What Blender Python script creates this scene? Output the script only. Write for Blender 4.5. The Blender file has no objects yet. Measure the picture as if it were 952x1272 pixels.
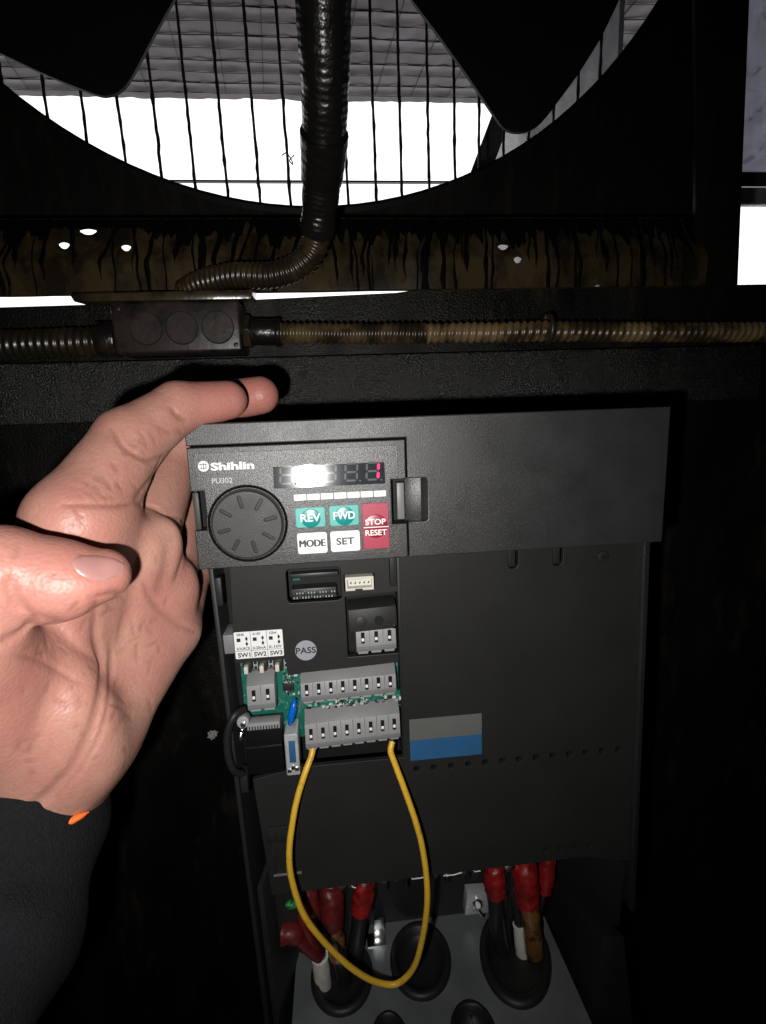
import bpy, bmesh, math, random
import numpy as np
from mathutils import Vector, Matrix, noise
from mathutils.bvhtree import BVHTree

random.seed(7)
SC = bpy.context.scene
COL = SC.collection
S = 0.001                                   # everything below is written in millimetres
PI = math.pi

# ------------------------------------------------------------------ camera
FPX, IW, IH = 650.0, 952.0, 1272.0
CAMR = np.array([[0.99459223, -0.09775145, -0.03508499],
                 [-0.05245543, -0.18124504, -0.98203801],
                 [0.08963666, 0.97856777, -0.18539251]])    # world -> (right, down, forward)
CAMC = np.array([53.0, -197.3, 1.4])
cam_d = bpy.data.cameras.new('camera')
cam_d.sensor_fit = 'HORIZONTAL'
cam_d.sensor_width = 36.0
cam_d.lens = 36.0 * FPX / IW
cam_d.clip_start = 0.005
cam_d.clip_end = 50.0
cam = bpy.data.objects.new('camera', cam_d)
COL.objects.link(cam)
_r, _d, _f = CAMR
cam.matrix_world = Matrix(((_r[0], -_d[0], -_f[0], CAMC[0] * S),
                           (_r[1], -_d[1], -_f[1], CAMC[1] * S),
                           (_r[2], -_d[2], -_f[2], CAMC[2] * S),
                           (0, 0, 0, 1)))
SC.camera = cam

# ------------------------------------------------------------------ world and light
w = bpy.data.worlds.new('World')
SC.world = w
w.use_nodes = True
w.node_tree.nodes['Background'].inputs[0].default_value = (0.6, 0.65, 0.75, 1)
w.node_tree.nodes['Background'].inputs[1].default_value = 0.0015
# the phone's flash, a small lamp just left of and below the lens
fl = bpy.data.lights.new('flash_lamp', 'SPOT')
fl.energy = 2.35
fl.color = (1.0, 0.975, 0.94)
fl.spot_size = math.radians(136)
fl.spot_blend = 1.0
fl.shadow_soft_size = 0.0026
flo = bpy.data.objects.new('flash_lamp', fl)
COL.objects.link(flo)
flo.location = (35 * S, -198 * S, -15 * S)
flo.rotation_euler = Vector((-0.02, 1.0, -0.16)).to_track_quat('-Z', 'Y').to_euler()

SC.view_settings.view_transform = 'Standard'
SC.view_settings.look = 'None'
SC.view_settings.exposure = 0.0
SC.view_settings.gamma = 1.0
SC.cycles.max_bounces = 8
SC.cycles.use_denoising = True


def at(px, py, Y):
    """place along the sight line of photo point (px, py) at depth Y"""
    d = CAMR.T @ np.array([(px - IW / 2) / FPX, (py - IH / 2) / FPX, 1.0])
    return CAMC + d * ((Y - CAMC[1]) / d[1])


# ------------------------------------------------------------------ materials
MATS = {}


def mat(name, col, rough=0.5, metal=0.0, spec=0.5, var=0.0, vscale=60, bump=0.0, bscale=400, coat=0.0,
        grime=None, gscale=30, gcut=0.5, rvar=0.0, emit=None, estr=0.0, stretch=(1, 1, 1), bdist=0.0004, gsoft=0.06):
    m = bpy.data.materials.new(name)
    m.use_nodes = True
    nt = m.node_tree
    b = nt.nodes['Principled BSDF']
    b.inputs['Base Color'].default_value = (*col, 1)
    b.inputs['Roughness'].default_value = rough
    b.inputs['Metallic'].default_value = metal
    b.inputs['Specular IOR Level'].default_value = spec
    b.inputs['Coat Weight'].default_value = coat
    b.inputs['Coat Roughness'].default_value = 0.2
    if emit:
        b.inputs['Emission Color'].default_value = (*emit, 1)
        b.inputs['Emission Strength'].default_value = estr
    tc = nt.nodes.new('ShaderNodeTexCoord')
    mp = nt.nodes.new('ShaderNodeMapping')
    mp.inputs['Scale'].default_value = stretch
    nt.links.new(tc.outputs['Object'], mp.inputs[0])
    src = None
    if var > 0:
        n = nt.nodes.new('ShaderNodeTexNoise')
        n.inputs['Scale'].default_value = vscale
        n.inputs['Detail'].default_value = 6
        nt.links.new(mp.outputs[0], n.inputs['Vector'])
        mx = nt.nodes.new('ShaderNodeMix')
        mx.data_type = 'RGBA'
        mx.inputs[6].default_value = (*[c * (1 - var) for c in col], 1)
        mx.inputs[7].default_value = (*[min(1, c * (1 + var)) for c in col], 1)
        nt.links.new(n.outputs['Fac'], mx.inputs[0])
        src = mx.outputs[2]
        if rvar > 0:
            mr = nt.nodes.new('ShaderNodeMapRange')
            mr.inputs[1].default_value = 0.3
            mr.inputs[2].default_value = 0.7
            mr.inputs[3].default_value = max(0.03, rough - rvar)
            mr.inputs[4].default_value = min(1, rough + rvar)
            nt.links.new(n.outputs['Fac'], mr.inputs[0])
            nt.links.new(mr.outputs[0], b.inputs['Roughness'])
    if grime:
        n2 = nt.nodes.new('ShaderNodeTexNoise')
        n2.inputs['Scale'].default_value = gscale
        n2.inputs['Detail'].default_value = 8
        n2.inputs['Roughness'].default_value = 0.65
        nt.links.new(mp.outputs[0], n2.inputs['Vector'])
        cr = nt.nodes.new('ShaderNodeValToRGB')
        cr.color_ramp.elements[0].position = gcut - gsoft
        cr.color_ramp.elements[1].position = gcut + gsoft
        nt.links.new(n2.outputs['Fac'], cr.inputs[0])
        mx2 = nt.nodes.new('ShaderNodeMix')
        mx2.data_type = 'RGBA'
        mx2.inputs[6].default_value = (*col, 1)
        if src:
            nt.links.new(src, mx2.inputs[6])
        mx2.inputs[7].default_value = (*grime, 1)
        nt.links.new(cr.outputs[0], mx2.inputs[0])
        src = mx2.outputs[2]
    if src:
        nt.links.new(src, b.inputs['Base Color'])
    if bump > 0:
        n3 = nt.nodes.new('ShaderNodeTexNoise')
        n3.inputs['Scale'].default_value = bscale
        n3.inputs['Detail'].default_value = 4
        nt.links.new(tc.outputs['Object'], n3.inputs['Vector'])
        bp = nt.nodes.new('ShaderNodeBump')
        bp.inputs['Strength'].default_value = bump
        bp.inputs['Distance'].default_value = bdist
        nt.links.new(n3.outputs['Fac'], bp.inputs['Height'])
        nt.links.new(bp.outputs[0], b.inputs['Normal'])
    MATS[name] = m
    return m


mat('case_plastic', (0.0235, 0.0235, 0.024), 0.37, spec=0.62, var=0.18, vscale=75, bump=0.8, bscale=3000, rvar=0.05, bdist=0.00016,
    grime=(0.075, 0.072, 0.066), gscale=1300, gcut=0.79)
mat('keypad_film', (0.022, 0.022, 0.022), 0.34, spec=0.72, var=0.5, vscale=2500, bump=0.8, bscale=3200, bdist=0.00016)
mat('dial_plastic', (0.036, 0.036, 0.037), 0.5, spec=0.4, var=0.25, vscale=160, bump=0.3, bscale=1800, rvar=0.08, bdist=0.0002)
mat('inner_plastic', (0.0185, 0.0185, 0.018), 0.5, spec=0.3, var=0.25, vscale=40, bump=0.25, bscale=1500, bdist=0.0002,
    grime=(0.06, 0.058, 0.054), gscale=420, gcut=0.80)
mat('side_plastic', (0.016, 0.016, 0.0165), 0.5, spec=0.35, var=0.25, vscale=60, bump=0.25, bscale=1500, bdist=0.0002)
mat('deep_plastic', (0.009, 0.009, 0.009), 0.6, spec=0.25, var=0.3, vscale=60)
mat('black_gloss', (0.006, 0.006, 0.007), 0.28, spec=0.5)
mat('light_tab', (0.16, 0.16, 0.155), 0.45, var=0.2, vscale=300)
mat('display_film', (0.025, 0.03, 0.036), 0.098, spec=0.42, var=0.3, vscale=800)
mat('segment_off', (0.11, 0.12, 0.12), 0.105, spec=0.42)
mat('segment_lit', (0.5, 0.01, 0.06), 0.2, emit=(1.0, 0.015, 0.14), estr=1.5)
mat('print_white', (0.85, 0.85, 0.84), 0.45, var=0.05, vscale=600)
mat('print_grey', (0.45, 0.45, 0.45), 0.5)
mat('print_black', (0.02, 0.02, 0.022), 0.5)
mat('key_white', (0.86, 0.86, 0.85), 0.38, var=0.04, vscale=400, bump=0.05, bscale=900)
mat('key_teal', (0.07, 0.40, 0.36), 0.4, var=0.12, vscale=500, bump=0.1, bscale=1200)
mat('key_teal_dark', (0.0, 0.24, 0.22), 0.33)
mat('key_red', (0.38, 0.035, 0.07), 0.42, var=0.18, vscale=900, bump=0.1, bscale=1200)
mat('key_red_dark', (0.27, 0.008, 0.03), 0.34)
mat('terminal_grey', (0.27, 0.27, 0.275), 0.5, var=0.12, vscale=120, bump=0.12, bscale=900)
mat('terminal_dark', (0.19, 0.19, 0.195), 0.5, var=0.12, vscale=120)
mat('slot_black', (0.008, 0.008, 0.008), 0.7, spec=0.2)
mat('metal_glint', (0.85, 0.85, 0.84), 0.35, spec=0.9)  # non-metal white: the flash glint on shiny metal put into the colour
mat('solder', (0.75, 0.75, 0.74), 0.28, metal=1.0, var=0.15, vscale=500)
mat('board_green', (0.012, 0.13, 0.095), 0.3, var=0.3, vscale=300, grime=(0.12, 0.3, 0.24), gscale=500, gcut=0.62)
mat('cap_blue', (0.0, 0.14, 0.62), 0.22, spec=0.6)
mat('cream', (0.62, 0.6, 0.53), 0.45, var=0.1, vscale=300)
mat('component', (0.02, 0.02, 0.021), 0.4)
mat('component_pale', (0.32, 0.38, 0.36), 0.35, var=0.3, vscale=800)
mat('sticker_grey', (0.115, 0.118, 0.113), 0.5, var=0.08, vscale=120)
mat('sticker_and_reflection_blue', (0.022, 0.10, 0.23), 0.5, var=0.1, vscale=120)
mat('pass_grey', (0.33, 0.335, 0.37), 0.4, var=0.05, vscale=200)
mat('galvanised', (0.24, 0.262, 0.27), 0.4, metal=0.55, var=0.22, vscale=45, bump=0.1, bscale=200, rvar=0.12)
mat('shell_metal', (0.55, 0.56, 0.57), 0.3, metal=0.35, var=0.25, vscale=200, rvar=0.1)
mat('bright_metal', (0.85, 0.85, 0.83), 0.22, metal=1.0, var=0.1, vscale=300)
mat('rubber', (0.012, 0.012, 0.012), 0.5, spec=0.4, var=0.3, vscale=150)
mat('cable_black', (0.014, 0.014, 0.014), 0.38, spec=0.5, var=0.3, vscale=150)
mat('boot_red', (0.27, 0.010, 0.010), 0.4, var=0.4, vscale=200, bump=0.6, bscale=300, bdist=0.0008, grime=(0.12, 0.007, 0.006), gscale=70, gcut=0.55)
mat('boot_dark_red', (0.12, 0.010, 0.009), 0.45, var=0.4, vscale=160, bump=0.6, bscale=300, bdist=0.0008, grime=(0.06, 0.008, 0.006), gscale=70, gcut=0.54)
mat('tape_brown', (0.17, 0.078, 0.02), 0.25, grime=(0.03, 0.014, 0.006), gscale=120, gcut=0.56, var=0.5, vscale=130, bump=0.4, bscale=160, coat=0.4)
mat('marker_white', (0.62, 0.6, 0.56), 0.5, var=0.2, vscale=120, grime=(0.16, 0.13, 0.1), gscale=180, gcut=0.66)
mat('wire_yellow', (0.70, 0.42, 0.035), 0.38, var=0.14, vscale=150, grime=(0.42, 0.24, 0.03), gscale=160, gcut=0.66)
mat('green_tag', (0.02, 0.22, 0.07), 0.4, var=0.3, vscale=200)
mat('sleeve_cloth', (0.0105, 0.0113, 0.0127), 0.95, spec=0.1, var=0.45, vscale=900, bump=1.0, bscale=1500, bdist=0.0006)
mat('cuff_orange', (0.85, 0.14, 0.015), 0.7, var=0.15, vscale=400)
mat('nail', (0.34, 0.17, 0.155), 0.3, spec=0.5, var=0.08, vscale=200)
mat('fan_black', (0.006, 0.006, 0.007), 0.6, spec=0.2, var=0.4, vscale=30)
mat('shroud_black', (0.006, 0.0055, 0.005), 0.6, spec=0.12, var=0.5, vscale=25, stretch=(4, 4, 0.7),
    grime=(0.013, 0.010, 0.005), gscale=30, gcut=0.58)
mat('guard_wire', (0.012, 0.010, 0.010), 0.6, spec=0.3, var=0.4, vscale=80)
mat('oily_panel', (0.0055, 0.005, 0.0045), 0.42, spec=0.2, var=0.5, vscale=25, bump=0.9, bscale=1100, rvar=0.2,
    stretch=(1.6, 1.6, 0.5), bdist=0.0005, grime=(0.022, 0.016, 0.010), gscale=40, gcut=0.62)
mat('black_oil', (0.0035, 0.003, 0.0025), 0.16, spec=0.55, var=0.3, vscale=60, bump=0.3, bscale=250, bdist=0.0006)
mat('ledge_grit', (0.011, 0.0105, 0.010), 0.26, spec=0.6, var=0.6, vscale=40, bump=1.0, bscale=1000, bdist=0.0012, rvar=0.12, grime=(0.13, 0.125, 0.115), gscale=1000, gcut=0.615, gsoft=0.03)  # pale dust specks also stand in for glints off the rough ledge
mat('oily_steel', (0.052, 0.038, 0.017), 0.24, spec=0.6, var=0.5, vscale=30, bump=0.5, bscale=70, rvar=0.14,
    stretch=(1.0, 0.8, 0.6), grime=(0.014, 0.0105, 0.006), gscale=60, gcut=0.5, gsoft=0.09, bdist=0.001, coat=0.2)
mat('box_brown', (0.027, 0.0185, 0.0145), 0.4, var=0.5, vscale=70, bump=0.5, bscale=160, grime=(0.006, 0.0045, 0.004), gscale=45, gcut=0.52)
mat('hose_black', (0.008, 0.0075, 0.007), 0.26, spec=0.6, var=0.4, vscale=60, bump=0.7, bscale=300, bdist=0.0008,
    grime=(0.035, 0.025, 0.011), gscale=45, gcut=0.68)
mat('hose_brown', (0.018, 0.013, 0.008), 0.3, spec=0.6, var=0.4, vscale=60, grime=(0.05, 0.033, 0.015), gscale=40, gcut=0.58)
mat('hose_mid', (0.095, 0.062, 0.028), 0.33, spec=0.6, var=0.4, vscale=60, grime=(0.02, 0.013, 0.007), gscale=45, gcut=0.5)
mat('hose_tan', (0.17, 0.115, 0.055), 0.33, spec=0.5, var=0.35, vscale=50, grime=(0.035, 0.022, 0.010), gscale=32, gcut=0.5)
mat('foil', (0.36, 0.315, 0.345), 0.5, metal=0.1, var=0.3, vscale=6, bump=0.25, bscale=20, bdist=0.004)
mat('seam', (0.10, 0.09, 0.10), 0.6)
mat('outer_sheet', (0.55, 0.56, 0.62), 0.35, metal=0.3, var=0.3, vscale=25, bump=0.6, bscale=45, bdist=0.004)
mat('wall_sheet', (0.26, 0.265, 0.30), 0.45, var=0.35, vscale=25, bump=0.5, bscale=40, bdist=0.004)
mat('outer_dark', (0.06, 0.06, 0.065), 0.5, var=0.3, vscale=10)
mat('lint', (0.35, 0.34, 0.33), 0.9)
mat('sky_white', (0, 0, 0), 1.0, emit=(1.0, 0.985, 1.0), estr=1.6)


def skin_material():
    m = bpy.data.materials.new('skin')
    m.use_nodes = True
    nt = m.node_tree
    N, L = nt.nodes, nt.links
    b = N['Principled BSDF']
    tc = N.new('ShaderNodeTexCoord')

    def noise_tex(scale, detail=5, rough=0.55):
        n = N.new('ShaderNodeTexNoise')
        n.inputs['Scale'].default_value = scale
        n.inputs['Detail'].default_value = detail
        n.inputs['Roughness'].default_value = rough
        L.new(tc.outputs['Object'], n.inputs['Vector'])
        return n

    def mix(a, bb, fac, blend='MIX'):
        x = N.new('ShaderNodeMix')
        x.data_type = 'RGBA'
        x.blend_type = blend
        for i, v in ((6, a), (7, bb)):
            if isinstance(v, tuple):
                x.inputs[i].default_value = (*v, 1)
            else:
                L.new(v, x.inputs[i])
        if isinstance(fac, float):
            x.inputs[0].default_value = fac
        else:
            L.new(fac, x.inputs[0])
        return x.outputs[2]

    n1 = noise_tex(55, 6, 0.65)
    r1 = N.new('ShaderNodeMapRange')
    r1.inputs[1].default_value, r1.inputs[2].default_value = 0.35, 0.65
    L.new(n1.outputs['Fac'], r1.inputs[0])
    c = mix((0.415, 0.233, 0.176), (0.365, 0.172, 0.136), r1.outputs[0])
    n2 = noise_tex(420, 5, 0.7)
    r2 = N.new('ShaderNodeMapRange')
    r2.inputs[1].default_value, r2.inputs[2].default_value = 0.52, 0.75
    r2.inputs[4].default_value = 0.5
    L.new(n2.outputs['Fac'], r2.inputs[0])
    c = mix(c, (0.30, 0.122, 0.092), r2.outputs[0])
    # blood-flushed fingertips and pads
    at_ = N.new('ShaderNodeAttribute')
    at_.attribute_name = 'flush'
    c = mix(c, (0.40, 0.145, 0.12), at_.outputs['Fac'])
    # darker red-brown along the creases, the mole and the scratch
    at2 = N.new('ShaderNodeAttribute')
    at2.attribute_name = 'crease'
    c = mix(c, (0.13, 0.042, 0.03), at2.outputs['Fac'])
    L.new(c, b.inputs['Base Color'])
    b.inputs['Roughness'].default_value = 0.45
    b.inputs['Specular IOR Level'].default_value = 0.36
    b.inputs['Subsurface Weight'].default_value = 0.18
    b.inputs['Subsurface Radius'].default_value = (1.0, 0.35, 0.2)
    b.inputs['Subsurface Scale'].default_value = 0.0018
    # skin relief: fine ridges, cells and soft puckering
    v = N.new('ShaderNodeTexVoronoi')
    v.inputs['Scale'].default_value = 900
    L.new(tc.outputs['Object'], v.inputs['Vector'])
    n3 = noise_tex(330, 6, 0.65)
    n4 = noise_tex(1600, 3)
    ad = N.new('ShaderNodeMath'); ad.operation = 'MULTIPLY_ADD'
    L.new(n3.outputs['Fac'], ad.inputs[0]); ad.inputs[1].default_value = 0.7
    L.new(v.outputs['Distance'], ad.inputs[2])
    ad2 = N.new('ShaderNodeMath'); ad2.operation = 'MULTIPLY_ADD'
    L.new(n4.outputs['Fac'], ad2.inputs[0]); ad2.inputs[1].default_value = 0.6
    L.new(ad.outputs[0], ad2.inputs[2])
    bp = N.new('ShaderNodeBump')
    bp.inputs['Strength'].default_value = 0.42
    bp.inputs['Distance'].default_value = 0.00022
    L.new(ad2.outputs[0], bp.inputs['Height'])
    L.new(bp.outputs[0], b.inputs['Normal'])
    MATS['skin'] = m


skin_material()


# ------------------------------------------------------------------ helpers
def tag(o, label=None, cat=None, group=None, kind=None):
    if label: o['label'] = label
    if cat: o['category'] = cat
    if group: o['group'] = group
    if kind: o['kind'] = kind
    return o


def empty(name, loc, label, cat, group=None):
    o = bpy.data.objects.new(name, None)
    COL.objects.link(o)
    o.location = Vector(loc) * S
    o.empty_display_size = 0.01
    return tag(o, label, cat, group)


def root_loc(o):
    v = Vector((0, 0, 0))
    while o is not None:
        v += o.location
        o = o.parent
    return v


def link(name, me, material, parent=None, smooth=None, loc=None):
    """link mesh me (verts in world metres, or local if loc given) as one object"""
    if material and not me.materials:
        me.materials.append(MATS[material])
    if parent is not None and loc is None and me.users == 0:
        me.transform(Matrix.Translation(-root_loc(parent)))
    if smooth is not None and len(me.polygons):
        me.shade_smooth()
        if smooth < 179:
            me.set_sharp_from_angle(angle=math.radians(smooth))
    o = bpy.data.objects.new(name, me)
    COL.objects.link(o)
    if parent is not None:
        o.parent = parent
    if loc is not None:
        o.location = Vector(loc) * S - (root_loc(parent) if parent is not None else Vector((0, 0, 0)))
    return o


def bm_mesh(bm, name):
    me = bpy.data.meshes.new(name)
    bmesh.ops.recalc_face_normals(bm, faces=bm.faces[:])
    bm.to_mesh(me)
    bm.free()
    return me


def box_bm(x0, x1, y0, y1, z0, z1, bev=0.0, seg=2):
    bm = bmesh.new()
    bmesh.ops.create_cube(bm, size=1.0)
    for v in bm.verts:
        v.co = Vector((x0 + (v.co.x + .5) * (x1 - x0), y0 + (v.co.y + .5) * (y1 - y0), z0 + (v.co.z + .5) * (z1 - z0))) * S
    if bev > 0:
        bmesh.ops.bevel(bm, geom=bm.edges[:], offset=bev * S, segments=seg, profile=0.5, affect='EDGES')
    return bm


def box(name, m, parent, x0, x1, y0, y1, z0, z1, bev=0.0, seg=2):
    return link(name, bm_mesh(box_bm(x0, x1, y0, y1, z0, z1, bev, seg), name), m, parent, smooth=24)


def hexa(name, m, parent, pts, bev=0.0):
    """8 corner points: 4 of one face, 4 of the opposite face in the same order"""
    bm = bmesh.new()
    vs = [bm.verts.new(Vector(p) * S) for p in pts]
    for f in ((0, 1, 2, 3), (7, 6, 5, 4), (0, 4, 5, 1), (1, 5, 6, 2), (2, 6, 7, 3), (3, 7, 4, 0)):
        bm.faces.new([vs[i] for i in f])
    if bev > 0:
        bmesh.ops.bevel(bm, geom=bm.edges[:], offset=bev * S, segments=2, profile=0.5, affect='EDGES')
    return link(name, bm_mesh(bm, name), m, parent, smooth=24)


def rrect(x0, x1, z0, z1, r, n=5):
    pts = []
    for cx, cz, a0 in ((x1 - r, z1 - r, 0), (x0 + r, z1 - r, 90), (x0 + r, z0 + r, 180), (x1 - r, z0 + r, 270)):
        for k in range(n + 1):
            a = math.radians(a0 + 90 * k / n)
            pts.append((cx + r * math.cos(a), cz + r * math.sin(a)))
    return pts


def circ(cx, cz, rx, rz=None, n=40):
    rz = rz or rx
    return [(cx + rx * math.cos(2 * PI * k / n), cz + rz * math.sin(2 * PI * k / n)) for k in range(n)]


def sheet_mesh(name, loops, y0, y1, bev=0.0, plane='XZ'):
    """loops[0] outer, rest holes; extruded between depth y0 (front) and y1. plane XY: between z0 and z1"""
    cu = bpy.data.curves.new(name, 'CURVE')
    cu.dimensions = '2D'
    cu.fill_mode = 'BOTH'
    for lp in loops:
        sp = cu.splines.new('POLY')
        sp.points.add(len(lp) - 1)
        for p, (x, z) in zip(sp.points, lp):
            p.co = (x, z, 0, 1)
        sp.use_cyclic_u = True
    h = abs(y1 - y0) / 2
    cu.bevel_depth = bev
    cu.bevel_resolution = 1
    cu.offset = -bev
    cu.extrude = max(h - bev, 0.0)
    ob = bpy.data.objects.new(name, cu)
    me = bpy.data.meshes.new_from_object(ob)
    bpy.data.objects.remove(ob)
    bpy.data.curves.remove(cu)
    me.materials.clear()
    yc = (y0 + y1) / 2
    if plane == 'XZ':
        M = Matrix(((S, 0, 0, 0), (0, 0, -S, yc * S), (0, S, 0, 0), (0, 0, 0, 1)))
    else:
        M = Matrix(((S, 0, 0, 0), (0, S, 0, 0), (0, 0, S, yc * S), (0, 0, 0, 1)))
    me.transform(M)
    return me


def sheet(name, m, parent, loops, y0, y1, bev=0.0, plane='XZ'):
    return link(name, sheet_mesh(name, loops, y0, y1, bev, plane), m, parent, smooth=22)


def text(name, m, parent, s, x0, x1, z0, z1, y, bold=0.0, thick=0.06):
    cu = bpy.data.curves.new(name, 'FONT')
    cu.body = s
    cu.size = 1.0
    cu.offset = bold
    cu.extrude = 0.01
    cu.resolution_u = 3
    cu.offset = 0.0 if 'M' in s else bold
    ob = bpy.data.objects.new(name, cu)
    me = bpy.data.meshes.new_from_object(ob)
    bpy.data.objects.remove(ob)
    bpy.data.curves.remove(cu)
    me.materials.clear()
    xs = [v.co.x for v in me.vertices]; ys = [v.co.y for v in me.vertices]
    ax, bx_, ay, by = min(xs), max(xs), min(ys), max(ys)
    for v in me.vertices:
        u = (v.co.x - ax) / (bx_ - ax); t = (v.co.y - ay) / (by - ay)
        yy = y - (thick if v.co.z > 0 else 0)
        v.co = Vector((x0 + u * (x1 - x0), yy, z0 + t * (z1 - z0))) * S
    if 'M' in s:                                       # heavier strokes by a shifted second set
        bm = bmesh.new(); bm.from_mesh(me)
        for k, dx in enumerate((-0.2, 0.2)):
            g = bmesh.ops.duplicate(bm, geom=bm.verts[:] + bm.edges[:] + bm.faces[:] if k == 0 else g0)
            if k == 0: g0 = [e for e in g['geom']]
            bmesh.ops.translate(bm, verts=[e for e in g['geom'] if isinstance(e, bmesh.types.BMVert)],
                                vec=Vector((dx if k == 0 else 0.4, -0.008 * (k + 1), 0)) * S)
        bm.to_mesh(me); bm.free()
    return link(name, me, m, parent)


def spline(pts, n):
    """Catmull-Rom through control points (any dimension)"""
    P = [np.array(p, float) for p in pts]
    P = [2 * P[0] - P[1]] + P + [2 * P[-1] - P[-2]]
    out = []
    segs = len(P) - 3
    for k in range(n + 1):
        t = k / n * segs
        i = min(int(t), segs - 1)
        u = t - i
        a, b, c, d = P[i:i + 4]
        out.append(0.5 * ((2 * b) + (c - a) * u + (2 * a - 5 * b + 4 * c - d) * u * u + (3 * b - a - 3 * c + d) * u ** 3))
    return out


def tube_bm(path, radf, seg=14, cap=True, bm=None):
    """path list of xyz mm, radf(i, arc length, angle) -> radius mm"""
    bm = bm or bmesh.new()
    P = [Vector(p) for p in path]
    rings = []
    up = Vector((0.13, 0.4, 0.9)).normalized()
    t0 = (P[1] - P[0]).normalized()
    nrm = (up - t0 * up.dot(t0)).normalized()
    s = 0.0
    for i, p in enumerate(P):
        t = (P[min(i + 1, len(P) - 1)] - P[max(i - 1, 0)]).normalized()
        nrm = (nrm - t * nrm.dot(t)).normalized()
        bn = t.cross(nrm)
        if i: s += (p - P[i - 1]).length
        ring = []
        for k in range(seg):
            a = 2 * PI * k / seg
            r = radf(i, s, a)
            ring.append(bm.verts.new((p + (nrm * math.cos(a) + bn * math.sin(a)) * r) * S))
        rings.append(ring)
    for r0, r1 in zip(rings, rings[1:]):
        for k in range(seg):
            bm.faces.new((r0[k], r0[(k + 1) % seg], r1[(k + 1) % seg], r1[k]))
    if cap:
        bm.faces.new(rings[0][::-1])
        bm.faces.new(rings[-1])
    return bm


def tube(name, m, parent, pts, rad, seg=14, n=None, sm=50, wob=0.0):
    path = spline(pts, n) if n else [np.array(p, float) for p in pts]
    if callable(rad):
        rf = rad
    else:
        rf = lambda i, s, a: rad * (1 + wob * noise.noise((s * 0.25, math.cos(a) * 1.5, math.sin(a) * 1.5 + rad)))
    return link(name, bm_mesh(tube_bm(path, rf, seg), name), m, parent, smooth=sm)


def ridged(name, m, parent, pts, rad, pitch, amp, seg=18, helix=True, sub=6, cap=True):
    dense = spline(pts, 240)
    L = np.cumsum([0] + [np.linalg.norm(b - a) for a, b in zip(dense, dense[1:])])
    n = int(L[-1] / pitch * sub)
    D = np.array(dense)
    ss = np.linspace(0, L[-1], n)
    path = [np.array([np.interp(s, L, D[:, j]) for j in range(3)]) for s in ss]
    rr = rad if callable(rad) else (lambda t: rad)

    def rf(i, s, a):
        ph = 2 * PI * s / pitch + (a if helix else 0)
        wv = math.cos(ph)
        wv = math.copysign(abs(wv) ** 0.7, wv)
        return rr(s / L[-1]) + amp * wv + 0.25 * noise.noise((s * 0.1, a, rad if not callable(rad) else 3))
    return link(name, bm_mesh(tube_bm(path, rf, seg, cap), name), m, parent, smooth=60)


def disc_cyl(name, m, parent, c, axis, r, h, seg=24, bev=0.0, r2=None):
    bm = bmesh.new()
    bmesh.ops.create_cone(bm, cap_ends=True, segments=seg, radius1=r * S, radius2=(r if r2 is None else r2) * S, depth=h * S)
    if bev:
        bmesh.ops.bevel(bm, geom=[e for e in bm.edges if len(e.link_faces) == 2 and e.calc_face_angle() > 1.0],
                        offset=bev * S, segments=2, profile=0.5, affect='EDGES')
    q = Vector((0, 0, 1)).rotation_difference(Vector(axis).normalized())
    for v in bm.verts:
        v.co = q @ v.co + Vector(c) * S
    return link(name, bm_mesh(bm, name), m, parent, smooth=24)


# ================================================================== THE SETTING (behind the drive)
sky = sheet('sky', 'sky_white', None, [[(-9000, -1500), (9000, -1500), (9000, 7000), (-9000, 7000)]], 5000, 5010)
tag(sky, kind='structure')

# roof outside, underside covered with quilted foil
roof = empty('roof', (0, 900, 905), 'grey quilted foil underside of the roof seen through the fan guard', 'roof')
bm = bmesh.new()
NX, NY = 96, 60
grid = []
X0, X1, Y0, Y1 = -1500, 1500, 330, 1526
def roof_z(x, y):
    gx = abs(((x + 20 + 0.10 * (y - 300)) / 105.0) % 1.0 - 0.5)
    gy = abs((y / 92.0) % 1.0 - 0.5)
    puff = min(1.0, (0.5 - gx) * 5) * min(1.0, (0.5 - gy) * 5)
    return 902 - 2.2 * puff + 2.5 * noise.noise((x * .006, y * .006, 1.3)) + 1.0 * noise.noise((x * .03, y * .03, 4.3))
NX, NY = 300, 130
for j in range(NY + 1):
    row = []
    for i in range(NX + 1):
        x = X0 + (X1 - X0) * i / NX; y = Y0 + (Y1 - Y0) * j / NY
        row.append(bm.verts.new(Vector((x, y + (6 * noise.noise((x * .02, 0, 0)) if j == NY else 0), roof_z(x, y))) * S))
    grid.append(row)
for j in range(NY):
    for i in range(NX):
        bm.faces.new((grid[j][i], grid[j + 1][i], grid[j + 1][i + 1], grid[j][i + 1]))
link('foil', bm_mesh(bm, 'foil'), 'foil', roof, smooth=179)
box('deck', 'outer_dark', roof, -1500, 1500, 320, 1522, 930, 960)
for k in range(28):                                   # seams of the quilting that run across
    y = 46.0 * (k + 6) + 23
    if Y0 < y < Y1:
        pts = [(x, y + 3 * noise.noise((x * .01, k, 0)), roof_z(x, y) - 1.5) for x in range(X0, X1 + 1, 50)]
        tube('seam', 'seam', roof, pts, 1.0 if k % 2 else 0.6, seg=5)
for k in range(-14, 15):                              # seams that run outward
    pts = []
    for y in range(Y0 + 5, Y1 - 4, 40):
        x = k * 105 - 20 - 0.10 * (y - 300) + 52.5
        if X0 < x < X1: pts.append((x, y, roof_z(x, y) - 1.0))
    if len(pts) > 3: tube('seam', 'seam', roof, pts, 0.9, seg=5)

rail = box('distant_rail', 'outer_dark', None, -3500, 3500, 3800, 3830, 1588, 1599)
tag(rail, 'thin pale ledge crossing the bright gap beyond the fan guard', 'rail')

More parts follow.
